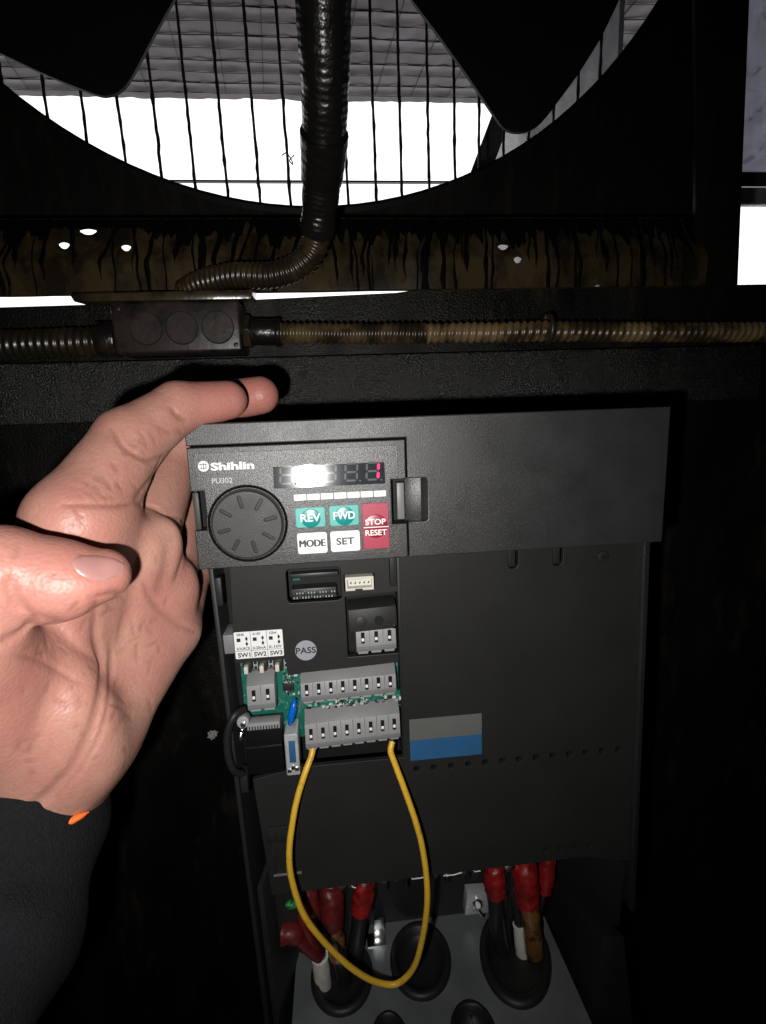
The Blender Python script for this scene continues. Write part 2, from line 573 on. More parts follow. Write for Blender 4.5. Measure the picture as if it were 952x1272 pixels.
# galvanised sheet outside on the right, seen past the fan shroud and through the side opening
osh = empty('outer_sheet', (600, 500, 290), 'mottled grey metal sheet above the bright gap in the right side opening', 'metal sheet')
bm = bmesh.new()
g = []
for j in range(41):
    row = []
    for i in range(41):
        x = 470 + 500 * i / 40; z = 291 + 400 * j / 40
        row.append(bm.verts.new(Vector((x, 500 + 5 * noise.noise((x * .02, z * .02, 0)), z)) * S))
    g.append(row)
for j in range(40):
    for i in range(40):
        bm.faces.new((g[j][i], g[j + 1][i], g[j + 1][i + 1], g[j][i + 1]))
fac = bmesh.ops.solidify(bm, geom=bm.faces[:], thickness=0.003)
link('panel', bm_mesh(bm, 'panel'), 'outer_sheet', osh, smooth=60)
box('flange', 'outer_sheet', osh, 470, 970, 506, 520, 257, 277, 1.0)
box('lip', 'outer_dark', osh, 470, 970, 500, 505, 276, 292.5, 1.0)
ow = empty('outer_post', (300, 620, 250), 'leaning grey post outside behind the tip of the right fan blade', 'post')
hexa('edge_strip', 'outer_dark', ow, [(245, 590, 280), (275, 590, 280), (420, 590, 640), (398, 590, 640),
                                 (245, 598, 280), (275, 598, 280), (420, 598, 640), (398, 598, 640)], 1)

owl = box('outer_wall', 'wall_sheet', None, 331, 336, 325, 690, 120, 760, 0.5)
tag(owl, 'pale grey sheet wall outside, in the sliver right of the right fan blade', 'sheet wall')

# fan panel with the big round opening
HX, HZ, HR = 49, 436.4, 293.2
fpn = empty('fan_shroud', (33, 200, 133), 'black sheet shroud with big round fan opening above the beam', 'fan shroud')
sheet('plate', 'shroud_black', fpn, [[(-420, 133), (281, 133), (281, 60), (345, 60), (345, 790), (-420, 790)], circ(HX, HZ, HR, n=120)], 200, 203)
bm = bmesh.new()
R0 = []
prof = [(HR + 5, 198.5), (HR + 2, 197), (HR - 0.5, 199), (HR - 1.0, 202), (HR - 0.5, 204)]
for k in range(120):
    a = 2 * PI * k / 120
    R0.append([bm.verts.new(Vector((HX + (r + 0.5 * noise.noise((k * .4, r, 0))) * math.cos(a), y, HZ + r * math.sin(a))) * S) for r, y in prof])
for k in range(120):
    for j in range(len(prof) - 1):
        bm.faces.new((R0[k][j], R0[(k + 1) % 120][j], R0[(k + 1) % 120][j + 1], R0[k][j + 1]))
link('rim', bm_mesh(bm, 'rim'), 'shroud_black', fpn, smooth=60)
cab = tube('bracket_wire', 'bright_metal', fpn, [at(738, 285, 196), at(752, 262, 196), at(762, 232, 197), at(765, 205, 198)], 0.45, seg=6, n=12)

pst = empty('frame_post', (300, 138, 70), 'black upright frame post between fan panel and right opening', 'post')
hexa('web', 'shroud_black', pst, [(292, 138, 60), (319.5, 138, 72), (302, 138, 420), (262, 138, 420),
                                 (292, 141, 60), (319, 141, 72), (302, 141, 420), (262, 141, 420)], 0.3)
for zz in (150, 250):
    disc_cyl('bolt', 'shroud_black', pst, (299, 137, zz), (0, 1, 0), 4, 3, 6)

# fan
fan = empty('fan', (HX, 215, HZ), 'black fan with broad blades behind the round opening', 'fan')
disc_cyl('hub', 'fan_black', fan, (HX, 218, HZ), (0, 1, 0), 62, 40, 40, 3)
def blade(pts, tilt):
    cx = sum(p[0] for p in pts) / len(pts)
    bm = bmesh.new()
    fr = [bm.verts.new(Vector((x, 222 + tilt * (x - cx) - 1.5, z)) * S) for x, z in pts]
    bk = [bm.verts.new(Vector((x, 222 + tilt * (x - cx) + 1.5, z)) * S) for x, z in pts]
    bm.faces.new(fr); bm.faces.new(bk[::-1])
    for i in range(len(pts)):
        j = (i + 1) % len(pts)
        bm.faces.new((fr[i], bk[i], bk[j], fr[j]))
    return link('blade', bm_mesh(bm, 'blade'), 'fan_black', fan, smooth=30)
def smooth_outline(pts, n):
    q = pts + pts[:1]
    return [tuple(p) for p in spline(q, n)[:-1]]
blade(smooth_outline([(-37.7, 278), (-53, 256.5), (-69, 233), (-77, 224.5), (-86, 220.6), (-96, 221.5), (-124, 231.6), (-152, 243.7), (-181, 257), (-208, 275),
       (-214, 300), (-180, 335), (-110, 375), (-25, 410), (20, 400), (10, 350)], 96), 0.02)
blade(smooth_outline([(124.6, 283.3), (144.4, 260.5), (165, 235.5), (183, 212.3), (190, 204.4), (198.3, 201.2), (209, 202.2), (219.8, 208.8), (235, 226.3), (249.7, 245), (267, 272.5), (282, 310),
       (275, 350), (225, 390), (150, 425), (95, 440), (75, 405), (82, 350)], 96), -0.02)

# fan guard, one vertical wire per bar
grd = empty('fan_guard', (50, 260, 120), 'grille of thin dark vertical wires across the round opening', 'fan guard')
bars = [-196, -172.3, -143.9, -118.3, -92.5, -66.9, -42.4, -18.4, 6.2, 29.8, 53, 75.7, 98.6, 119.4, 141.8, 162.9, 183, 203.2, 224.1, 244.4, 264.4, 282.3]
for k, x in enumerate(bars):
    rnd = random.Random(k)
    pts = [(x - 2.6 * (z - 200) / 100 * 0.6 * (1 if x < 60 else 0.1) + rnd.uniform(-.18, .18), 260 + rnd.uniform(-.3, .3), z) for z in range(156, 740, 14)]
    ph = rnd.uniform(0, 50)
    tube('bar', 'guard_wire', grd, pts, lambda i, s, a, ph=ph: 1.05 + 1.2 * max(0, noise.noise((s * 0.22 + ph, a * 0.7, ph))), seg=7, n=110)
for zz in (158, 640):
    tube('rail', 'guard_wire', grd, [(-260, 262, zz), (300, 262, zz)], 2.2, seg=8)
tube('tie_wire', 'guard_wire', grd, [at(*p, 256) for p in ((350, 193), (356, 190), (362, 198), (364, 204), (360, 199), (366, 192))], 0.45, seg=6, n=30)

# beam of folded, oil-stained sheet with drilled holes
bmm = empty('steel_beam', (60, 135, 72), 'oily brown folded steel beam with small holes under the fan panel', 'beam')
bm = bmesh.new()
prof = [(152, 119), (150.5, 119.5), (131, 91.5), (130.4, 89), (131, 73.6), (133, 73), (133.4, 89.5), (152, 117)]
sec = []
NB = 60
for i in range(NB + 1):
    x = -420 + (712) * i / NB
    sec.append([bm.verts.new(Vector((x, y + 0.5 * noise.noise((x * .02, j, 0)), z + 0.4 * noise.noise((x * .03, j, 5)))) * S) for j, (y, z) in enumerate(prof)])
for i in range(NB):
    for j in range(len(prof)):
        k = (j + 1) % len(prof)
        bm.faces.new((sec[i][j], sec[i][k], sec[i + 1][k], sec[i + 1][j]))
bm.faces.new(sec[0]); bm.faces.new(sec[-1][::-1])
beam = link('web', bm_mesh(bm, 'web'), 'oily_steel', bmm, smooth=30)
cut = bmesh.new()
for (px, py, Y, rx, rz) in ((110, 288, 143, 4.4, 1.5), (80, 305, 138, 2.7, 1.7), (157, 308, 138, 2.5, 1.6), (625, 307, 138, 3.0, 1.5),
                            (643, 323, 132, 2.2, 1.8), (743, 357, 131, 1.7, 1.6), (714, 291, 146, 1.6, 1.0)):
    p = at(px, py, Y)
    d = Vector(p) - Vector(CAMC); d.normalize()
    d = Vector((d.x, d.y, d.z)).normalized()
    q = Vector((0, 0, 1)).rotation_difference(d)
    r = bmesh.ops.create_cone(cut, cap_ends=True, segments=12, radius1=1, radius2=1, depth=60)
    for v in r['verts']:
        c0 = q @ Vector((v.co.x * 1, v.co.y * 1, v.co.z))
        ax = v.co.copy()
        off = Vector((ax.x * rx * (1 + .2 * math.sin(3 * ax.y)), 0, ax.y * rz)) + d * ax.z
        v.co = (Vector(p) + off) * S
bmesh.ops.recalc_face_normals(cut, faces=cut.faces[:])
cme = bpy.data.meshes.new('cut'); cut.to_mesh(cme); cut.free()
co = bpy.data.objects.new('cut', cme); COL.objects.link(co)
beam_w = beam.parent.location.copy()
co.location = (0, 0, 0)
md = beam.modifiers.new('holes', 'BOOLEAN'); md.object = co; md.operation = 'DIFFERENCE'; md.solver = 'EXACT'
bpy.context.view_layer.update()
dg = bpy.context.evaluated_depsgraph_get()
nme = bpy.data.meshes.new_from_object(beam.evaluated_get(dg))
beam.modifiers.clear(); beam.data = nme
if not nme.materials: nme.materials.append(MATS['oily_steel'])
bpy.data.objects.remove(co)
bm = bmesh.new()
ro = random.Random(5)
xx = -170.0
while xx < 288:
    if any(abs(xx - h_) < 5 for h_ in (-78, -92, -59, 163, 172)): xx += 2; continue
    wd = ro.uniform(0.9, 3.6) if ro.random() < .88 else ro.uniform(4, 8)
    z_end = 73.2 if ro.random() < .55 else ro.uniform(76, 90)
    slant = ro.uniform(2, 9) if xx > 90 else ro.uniform(-7, 9)
    rows = []
    NS = 26
    for k in range(NS + 1):
        t = k / NS
        zc = 118.6 + (z_end - 118.6) * t
        if zc > 91.5:
            yc = 131 + (zc - 91.5) * (150.5 - 131) / 28.0
            xs = xx + slant * (zc - 91.5) / 28.0
            ny, nz = -0.82, 0.57
        else:
            yc = 130.5; xs = xx; ny, nz = -1, 0
        wv = wd * (0.75 + 0.5 * noise.noise((xx * .3, zc * .12, 0))) * (1.0 if t < .8 or z_end < 74 else max(.12, (1 - t) * 5))
        xs += 1.2 * noise.noise((xx, zc * .1, 3))
        off = 0.75
        rows.append([bm.verts.new(Vector((xs + u * wv / 2, yc + ny * off * h, zc + nz * off * h)) * S) for u, h in ((-1, .05), (-.7, .75), (0, 1), (.7, .75), (1, .05))])
    for r0, r1 in zip(rows, rows[1:]):
        for j in range(4):
            bm.faces.new((r0[j], r0[j + 1], r1[j + 1], r1[j]))
    xx += wd * .5 + (ro.uniform(0.2, 3) if ro.random() < .4 else ro.uniform(3, 9)) + (wd * .4)
cols = []
for i in range(400):                                   # ragged film of oil along the upper slope
    x = -180 + i * 1.18
    zb_ = 106 + 13 * noise.noise((x * .055, 1, 0)) + 15 * max(-.3, noise.noise((x * .27, 2, 0))) * -1 + 3 * noise.noise((x * .8, 7, 0))
    if -104 < x < -50: zb_ = max(zb_, 112.5 + 2 * noise.noise((x * .4, 0, 0)))   # kept clear of the drilled holes
    zb_ = min(117, max(92.5, zb_))
    c_ = []
    for k in range(6):
        zc = 118.4 + (zb_ - 118.4) * k / 5
        yc = 131 + (zc - 91.5) * (150.5 - 131) / 28.0
        h = 0.42 if k < 5 else 0.05
        c_.append(bm.verts.new(Vector((x, yc - .82 * h, zc + .57 * h)) * S))
    cols.append(c_)
for c0_, c1_ in zip(cols, cols[1:]):
    for j in range(5):
        bm.faces.new((c0_[j], c0_[j + 1], c1_[j + 1], c1_[j]))
oil = link('oil_runs', bm_mesh(bm, 'oil_runs'), 'black_oil', bmm, smooth=60)
oil['kind'] = 'stuff'
hexa('lip', 'oily_steel', bmm, [(-80, 112, 65.5), (13, 112, 65.5), (14, 112, 70.5), (-82, 112, 69.5), (-80, 129.6, 67), (13, 129.6, 67), (14, 129.6, 74), (-82, 129.6, 74)], 0.5)

# mounting panel behind the drive
mp = sheet('mounting_panel', 'oily_panel', None, [[(-520, -700), (620, -700), (620, 74.4), (112, 74.4), (96, 72.6), (13.5, 70.0), (-130, 68.0), (-520, 66)]], 135, 139)
tag(mp, 'black oily steel panel behind the drive and the hand', 'panel')
lg = box('panel_ledge', 'ledge_grit', None, -520, 330, 124, 134.5, 2, 36, 1.5)
tag(lg, 'glittering rough black ledge just above the drive', 'ledge')

# junction box with three knockouts
jb = empty('junction_box', (-27, 110, 36), 'brown metal junction box with three round knockouts on the conduit line', 'junction box')
box('shell', 'box_brown', jb, -61, 7, 108, 133, 37.5, 65, 2.2, 4)
for x in (-43.2, -24.6, -5.6):
    disc_cyl('knockout_groove', 'slot_black', jb, (x, 107.95, 50.4), (0, -1, 0), 8.7, 0.3, 40)
    disc_cyl('knockout', 'box_brown', jb, (x + .15, 107.7, 50.4 + .1), (0, -1, 0), 8.1, 0.8, 40)
disc_cyl('screw', 'box_brown', jb, (-56.5, 107.5, 61), (0, -1, 0), 1.5, 1.2, 12, 0.3)
disc_cyl('screw', 'box_brown', jb, (3.5, 107.5, 41), (0, -1, 0), 1.3, 1.2, 12, 0.3)

cr_ = empty('flexible_conduit', (160, 112, 40), 'tan ribbed conduit running right from the junction box', 'conduit', 'ribbed conduits on the back wall')
disc_cyl('locknut', 'oily_steel', cr_, (9, 116, 49), (1, 0, 0), 9.5, 4, 6, 0.4)
disc_cyl('coupling', 'hose_black', cr_, (18, 115, 48.5), (1, 0, -.03), 7.2, 14, 20, 0.8)
disc_cyl('locknut', 'hose_black', cr_, (26, 115, 48), (1, 0, -.03), 7.9, 3, 20, 0.5)
ridged('hose', 'hose_mid', cr_, [(24, 115, 48), (70, 114, 46.5), (110, 113, 45.8)], 5.6, 3.5, 0.5)
ridged('hose', 'hose_tan', cr_, [(109, 113, 45.8), (150, 112, 45.3), (182, 112, 45.2), (250, 112, 43.3), (330, 112, 41.6), (420, 115, 40)], 5.5, 4.2, 0.55)
cl_ = empty('flexible_conduit', (-100, 115, 36), 'oily dark ribbed conduit left of the junction box', 'conduit', 'ribbed conduits on the back wall')
ridged('hose', 'hose_brown', cl_, [(-260, 118, 44), (-170, 118, 44.5), (-120, 118, 45), (-72, 118, 46)], 7.6, 4.0, 0.5)
disc_cyl('coupling', 'hose_black', cl_, (-67, 118, 46.5), (1, 0, 0), 9.6, 11, 20, 0.8)
clip = empty('conduit_clip', (182, 106, 38), 'narrow dark strap holding the tan conduit to the panel', 'clip')
tube('strap', 'box_brown', clip, [(182 + 0, 112 - 7.0 * math.cos(a), 46.5 + 7.6 * math.sin(a)) for a in np.linspace(-1.7, 1.9, 14)], 1.5, seg=8)
box('foot', 'box_brown', clip, 180, 184, 112, 134.8, 52, 55, 0.4)

hv = empty('hanging_hose', tuple(at(235, 355, 128)), 'thick glossy black hose hanging in front of the fan opening and curling left', 'hose')
hp = [at(402, -60, 30), at(402, 20, 40), at(404, 90, 50), at(403, 160, 64), at(400, 225, 82), at(394, 290, 98)]
ridged('sheath', 'hose_black', hv, hp, lambda t: 11.2 - 2.6 * t + 0.5 * noise.noise((t * 14, 2, 1)), 2.6, 0.06, seg=20)
ridged('ribbed_end', 'hose_brown', hv, [at(396, 275, 96), at(390, 308, 101), at(370, 331, 106), at(335, 342, 110), at(290, 342, 115), at(250, 351, 122), at(228, 362, 130)],
       lambda t: 7.0 - 0.8 * t, 3.0, 0.45, seg=18)
ridged('tape_wrap', 'hose_black', hv, [at(403, 165, 63), at(402, 195, 72), at(400, 222, 81)], lambda t: 10.9 - 0.9 * t, 5, 0.12, seg=20)

# ================================================================== THE DRIVE
drv = empty('frequency_drive', (93, 70, -300), 'black variable frequency drive with keypad, open terminal cover and wiring chamber', 'drive')

# upper cover: one moulding with the keypad cut-out and the finger recess
cov = [(0, 0), (186, 0), (186, -54.6), (80.9, -54.6), (80.9, -40.6), (88.0, -40.4), (88.6, -39.6), (88.6, -24.4), (88.0, -23.6), (80.9, -23.4), (80.9, -7.9), (0, -7.9)]
cover = sheet('cover', 'case_plastic', drv, [cov], 0, 12.0, 0.45)
box('cover_core', 'deep_plastic', cover, 1.5, 184.5, 7.5, 30, -52.5, -1.5)
hexa('finger_recess', 'case_plastic', cover, [(80.2, 5.5, -41), (86.6, 3.2, -41), (86.6, 3.2, -23), (80.2, 5.5, -23), (80.2, 8, -41), (86.6, 8, -41), (86.6, 8, -23), (80.2, 8, -23)], 0.2)
hexa('recess_slope', 'case_plastic', cover, [(86.5, 3.4, -41), (89.2, 0.5, -41), (89.2, 0.5, -23), (86.5, 3.4, -23), (86.5, 8, -41), (89.2, 8, -41), (89.2, 8, -23), (86.5, 8, -23)], 0.2)

# ---- keypad
key = sheet('keypad', 'case_plastic', drv, [[(0.1, -8.5), (80.3, -8.5), (80.3, -23.6), (74.6, -23.6), (74.6, -40.9), (80.3, -40.9), (80.3, -54.5), (0.1, -54.5),
             (0.1, -39.4), (4.9, -39.4), (4.9, -24.6), (0.1, -24.6)]], -0.4, 11.6, 0.4)
DC = (19.9, -37.7)
film = [(2.6, -10.6), (77.3, -10.6), (77.3, -22.6), (73.9, -22.6), (73.9, -41.8), (77.3, -41.8), (77.3, -52.2), (32.0, -52.2)]
film += [(DC[0] + 14.9 * math.cos(a), DC[1] + 14.9 * math.sin(a)) for a in np.linspace(math.radians(-38), math.radians(180 + 11), 40)]
film += [(5.4, -23.8), (2.6, -23.8)]
sheet('film', 'keypad_film', key, [film], -0.52, 0.2, 0.08)
# left and right latches in their black gaps
box('latch', 'slot_black', key, 0.6, 4.6, 6, 8, -39.2, -24.8)
box('latch_tab', 'dial_plastic', key, 0.4, 2.5, 0.3, 2.2, -39.0, -25.2, 0.2)
box('latch', 'deep_plastic', key, 74.8, 80.6, 7.4, 9, -40.7, -23.8)
box('latch_tab', 'light_tab', key, 76.9, 79.7, 1.6, 7.4, -39.5, -25.2, 0.2)
# dial
ring = []
bm = bmesh.new()
for k in range(72):
    a = 2 * PI * k / 72
    ring.append([bm.verts.new(Vector((DC[0] + r * math.cos(a), y, DC[1] + r * math.sin(a))) * S)
                 for r, y in ((14.9, 0.2), (14.7, -0.9), (14.3, -1.15), (13.9, -0.9), (13.5, 1.0), (13.2, 2.2))])
for k in range(72):
    for j in range(5):
        bm.faces.new((ring[k][j], ring[(k + 1) % 72][j], ring[(k + 1) % 72][j + 1], ring[k][j + 1]))
link('dial_bezel', bm_mesh(bm, 'dial_bezel'), 'black_gloss', key, smooth=60)
disc_cyl('dial_well', 'deep_plastic', key, (DC[0], -0.42, DC[1]), (0, -1, 0), 13.6, 0.4, 48)
holes = []
for k in range(8):
    a = math.radians(22.5 + 45 * k - 10)
    ca, sa = math.cos(a), math.sin(a)
    lp = [(u, v) for u, v in rrect(6.5, 11.2, -0.52, 0.52, 0.5, 3)]
    holes.append([(DC[0] + u * ca - v * sa, DC[1] + u * sa + v * ca) for u, v in lp])
sheet('dial', 'dial_plastic', key, [circ(*DC, 12.75, n=72)] + holes, -2.6, -0.7, 0.3)
disc_cyl('dial_floor', 'side_plastic', key, (DC[0], -1.1, DC[1]), (0, -1, 0), 12.2, 1.2, 48)
# display, tilted back a little so the flash glare lands on its digits
TL = math.tan(math.radians(4.0))
def disp_y(z, lift): return -0.75 - lift + TL * (z + 20.0) * 1.0
hexa('display', 'display_film', key, [(30.6, disp_y(-24.8, 0), -24.8), (72.2, disp_y(-24.8, 0), -24.8), (72.2, disp_y(-15, 0), -15), (30.6, disp_y(-15, 0), -15),
                                      (30.6, 0.6, -24.8), (72.2, 0.6, -24.8), (72.2, 0.6, -15), (30.6, 0.6, -15)])
def seg_poly(x0, z0, x1, z1, wd):
    d = Vector((x1 - x0, z1 - z0)); L = d.length; d /= L; n = Vector((-d.y, d.x))
    P = []
    for u, v in ((0, 0), (wd, wd), (L - wd, wd), (L, 0), (L - wd, -wd), (wd, -wd)):
        P.append((x0 + d.x * u + n.x * v, z0 + d.y * u + n.y * v))
    return P
for i in range(5):
    x0 = 33.2 + 8.05 * i; x1 = x0 + 4.4; zt, zm, zb = -16.7, -19.9, -23.1
    sl = 0.25
    segs = {'a': (x0 + sl, zt, x1 + sl, zt), 'b': (x1 + sl, zt, x1, zm), 'c': (x1, zm, x1 - sl, zb), 'd': (x0 - sl, zb, x1 - sl, zb),
            'e': (x0, zm, x0 - sl, zb), 'f': (x0 + sl, zt, x0, zm), 'g': (x0, zm, x1, zm)}
    for nm, sg in segs.items():
        litseg = i == 4 and nm in 'bc'
        g_ = 0.3
        dx, dz = sg[2] - sg[0], sg[3] - sg[1]; L = math.hypot(dx, dz)
        pl = seg_poly(sg[0] + dx / L * g_, sg[1] + dz / L * g_, sg[2] - dx / L * g_, sg[3] - dz / L * g_, 0.52 if litseg else 0.38)
        bm = bmesh.new()
        a = [bm.verts.new(Vector((x, disp_y(z, 0.07), z)) * S) for x, z in pl]
        b = [bm.verts.new(Vector((x, disp_y(z, -0.1), z)) * S) for x, z in pl]
        bm.faces.new(a); bm.faces.new(b[::-1])
        for q in range(6):
            bm.faces.new((a[q], b[q], b[(q + 1) % 6], a[(q + 1) % 6]))
        link('lit_segment' if litseg else 'segment', bm_mesh(bm, 'segment'), 'segment_lit' if litseg else 'segment_off', key)
    disc_cyl('decimal_point', 'segment_off', key, (x1 + 1.0, disp_y(-23.3, 0.0), -23.3), (0, -1, 0), 0.36, 0.14, 12)
# indicator windows
for i in range(7):
    x0 = 37.6 + 5.03 * i
    sheet('indicator', 'key_white', key, [rrect(x0, x0 + 4.6, -29.8, -27.5, 0.15, 2)], -0.62, 0, 0.03)
    if i >= 4:
        text('indicator_mark', 'print_grey', key, ('Hz', 'A', 'V')[i - 4], x0 + (1.5 if i == 4 else 1.9), x0 + (3.1 if i == 4 else 2.8), -29.1, -28.2, -0.64, thick=0.03)
# keys
def keycap(m, x0, x1, z0, z1): return sheet('button', m, key, [rrect(x0, x1, z0, z1, 0.9)], -0.85, 0, 0.15)
keycap('key_teal', 37.7, 48.9, -40.3, -32.6)
disc_cyl('button_dome', 'key_teal_dark', key, (43.4, -0.85, -36.8), (0, -1, 0), 3.75, 0.5, 40, 0.15, r2=3.5)
text('lettering', 'print_white', key, 'REV', 39.6, 47.1, -38.0, -35.0, -1.12, bold=0.022)
keycap('key_teal', 50.5, 61.7, -40.3, -32.4)
disc_cyl('button_dome', 'key_teal_dark', key, (56.2, -0.85, -36.6), (0, -1, 0), 3.75, 0.5, 40, 0.15, r2=3.5)
text('lettering', 'print_white', key, 'FWD', 52.0, 60.2, -37.8, -34.8, -1.12, bold=0.022)
keycap('key_white', 37.8, 49.1, -50.6, -42.4)
text('lettering', 'print_black', key, 'MODE', 38.6, 48.3, -47.9, -45.1, -0.92, bold=0.008)
keycap('key_white', 50.4, 61.7, -50.5, -42.4)
text('lettering', 'print_black', key, 'SET', 52.6, 59.5, -47.8, -45.0, -0.92, bold=0.022)
keycap('key_red', 63.0, 73.1, -50.2, -32.2)
disc_cyl('button_dome', 'key_red_dark', key, (68.0, -0.85, -41.2), (0, -1, 0), 4.75, 0.5, 40, 0.15, r2=4.5)
text('lettering', 'print_white', key, 'STOP', 64.0, 71.9, -40.6, -38.3, -1.12, bold=0.022)
text('lettering', 'print_white', key, 'RESET', 63.9, 72.2, -44.8, -42.5, -1.12, bold=0.022)
box('divider_line', 'print_white', key, 63.3, 72.9, -1.16, -0.8, -41.7, -41.35)
# maker's mark and type
disc_cyl('emblem', 'print_white', key, (5.7, -0.53, -15.35), (0, -1, 0), 1.95, 0.12, 32)
for x0, x1, z0, z1 in ((4.1, 7.3, -14.75, -14.5), (4.4, 7.0, -16.2, -15.95), (4.75, 5.0, -16.2, -14.5), (5.6, 5.85, -16.6, -14.0), (6.4, 6.65, -16.2, -14.5)):
    box('emblem_stroke', 'print_black', key, x0, x1, -0.62, -0.5, z0, z1)
text('lettering', 'print_white', key, 'Shihlin', 8.2, 23.9, -17.1, -14.2, -0.53, bold=0.036)
text('lettering', 'print_grey', key, 'PU302', 8.2, 15.6, -21.9, -19.9, -0.53, bold=0.012)

# ---- body: side walls, front panel, control compartment, wiring chamber
def lean(z): return max(0, (-z - 60)) * 0.022
def wall(name, m, x0f, x1f, x0b, x1b, yf, yb, zt, zb_, bev=0.4):
    st, sb = lean(zt), lean(zb_)
    return hexa(name, m, drv, [(x0f + sb, yf, zb_), (x1f + sb, yf, zb_), (x1f + st, yf, zt), (x0f + st, yf, zt),
                               (x0b + sb, yb, zb_), (x1b + sb, yb, zb_), (x1b + st, yb, zt), (x0b + st, yb, zt)], bev)
wall('side_wall', 'side_plastic', 0.3, 2.2, 0.3, 3.5, 12, 134, -50, -330)
wall('side_wall', 'side_plastic', 186.2, 188.6, 184, 188.4, 12, 134, -50, -250)
wall('edge_trim', 'case_plastic', 185.0, 186.6, 185.0, 186.6, 10.8, 16, -54, -228, 0.25)
box('top_wall', 'side_plastic', drv, 0.5, 185.5, 12.2, 134, -6, -1.2)
# front panel, with the row of vent slots
ph = []
for k in range(13):
    x = 83.6 + k * 8.05
    ph.append(rrect(x - 1.35, x + 1.35, -160.6, -157.4, 1.2, 3))
ph += [rrect(125.6, 130.2, -66.6, -53, 2.2), rrect(145.5, 150.2, -66.6, -53, 2.2)]
for k in range(4):
    x = 146 + k * 7.4
    ph.append(rrect(x - 1.3, x + 1.3, -211.5, -208.5, 1.2, 3))
panel_out = [(78.6, -52), (185.6, -52), (187.6, -150), (189.2, -222), (166, -216.5), (14, -217.5), (10, -156.5), (30, -152.4), (78.0, -152.4)]
sheet('front_panel', 'inner_plastic', drv, [panel_out] + ph, 14, 16.5, 0.25)
box('panel_backing', 'deep_plastic', drv, 80, 186, 22, 24, -219, -54)
disc_cyl('screw_boss', 'inner_plastic', drv, (168.0, 13.4, -63.4), (0, -1, 0), 2.6, 1.6, 24, 0.5)
disc_cyl('screw_dimple', 'deep_plastic', drv, (168.0, 12.7, -63.4), (0, -1, 0), 1.1, 0.4, 16)
for x in (128, 148):
    box('latch_hook', 'inner_plastic', drv, x - 2.15, x + 1.5, 15.6, 21, -66.2, -53.2, 0.3)
# compartment floor and control cover
box('compartment_floor', 'deep_plastic', drv, 2.6, 78.5, 30, 32, -160, -52)
ctrl = [(8.2, -52), (74.6, -52), (77.3, -60), (77.3, -73.8), (55.0, -74.8), (55.0, -103), (77.0, -103.5), (77.0, -106.6), (29.0, -108.9), (28.2, -101.6), (7.0, -101.8)]
ctrl = [(8.2, -52), (78.0, -52), (78.0, -74.2), (55.0, -75.2), (55.0, -102.6), (77.3, -102.4), (77.3, -106.8), (28.6, -109.0), (28.0, -101.4), (6.6, -101.6)]
sheet('control_cover', 'inner_plastic', drv, [ctrl, rrect(30.8, 53.6, -76.2, -61.4, 1.8), rrect(54.9, 67.8, -72.4, -65.2, 0.4)], 16, 19, 0.3)
box('divider', 'inner_plastic', drv, 77.4, 79.4, 14.6, 30, -152, -54, 0.3)
box('divider_post', 'inner_plastic', drv, 74.2, 77.2, 12.6, 20, -70.6, -54, 0.4)
# pin header with the board showing behind it
hd = box('pin_header', 'component', drv, 32.4, 51.5, 17.2, 26, -75.2, -70.6, 0.2)
box('header_back', 'deep_plastic', hd, 31, 53.5, 24, 27, -76, -61.6)
box('header_rail', 'component', hd, 32.2, 52.6, 19.5, 25, -66.6, -64.6, 0.2)
for k in range(15):
    x = 33.6 + k * 1.22
    for z in (-72.2, -74.2):
        box('pin', 'bright_metal' if (k * 3 + int(z)) % 4 == 0 else 'component_pale', hd, x - .27, x + .27, 16.3, 17.4, z - .35, z + .35)
box('header_board', 'board_green', hd, 33, 36, 23, 24, -68.5, -65.5)
# white five pin socket
sk = sheet('white_socket', 'cream', drv, [rrect(55.4, 67.4, -72.0, -66.0, 0.3, 2), rrect(56.3, 66.5, -70.9, -67.2, 0.2, 2)], 14.6, 20, 0.15)
box('socket_floor', 'cream', sk, 56, 67, 18, 19.6, -71.4, -66.8)
for k in range(5):
    box('pin', 'bright_metal', sk, 57.6 + 1.9 * k - .25, 57.6 + 1.9 * k + .25, 15.4, 18.2, -69.3, -68.7)
box('key_slot', 'component', sk, 59.4, 62.6, 14.4, 15.2, -72.2, -71.2)
# relay terminal block under its black flap
fb = hexa('relay_flap', 'inner_plastic', drv, [(56.2, 11.6, -89.6), (76.6, 11.6, -88.8), (76.4, 13.0, -79.2), (55.8, 13.0, -80.0),
                                        (56.2, 22, -88.6), (76.6, 22, -87.8), (76.4, 22, -77.2), (55.8, 22, -78.0)], 0.4)
disc_cyl('flap_hole', 'slot_black', fb, (68.8, 12.0, -85.0), (0, -1, 0.14), 2.0, 0.5, 20)
disc_cyl('flap_boss', 'inner_plastic', fb, (61.2, 12.0, -85.0), (0, -1, 0.14), 2.3, 0.5, 20, 0.15)
disc_cyl('flap_screw', 'black_gloss', fb, (75.4, 11.5, -88.0), (0, -1, 0), 0.9, 0.8, 12, 0.2)
box('relay_bay', 'deep_plastic', fb, 55.5, 77.2, 22.2, 24, -103, -74.5)


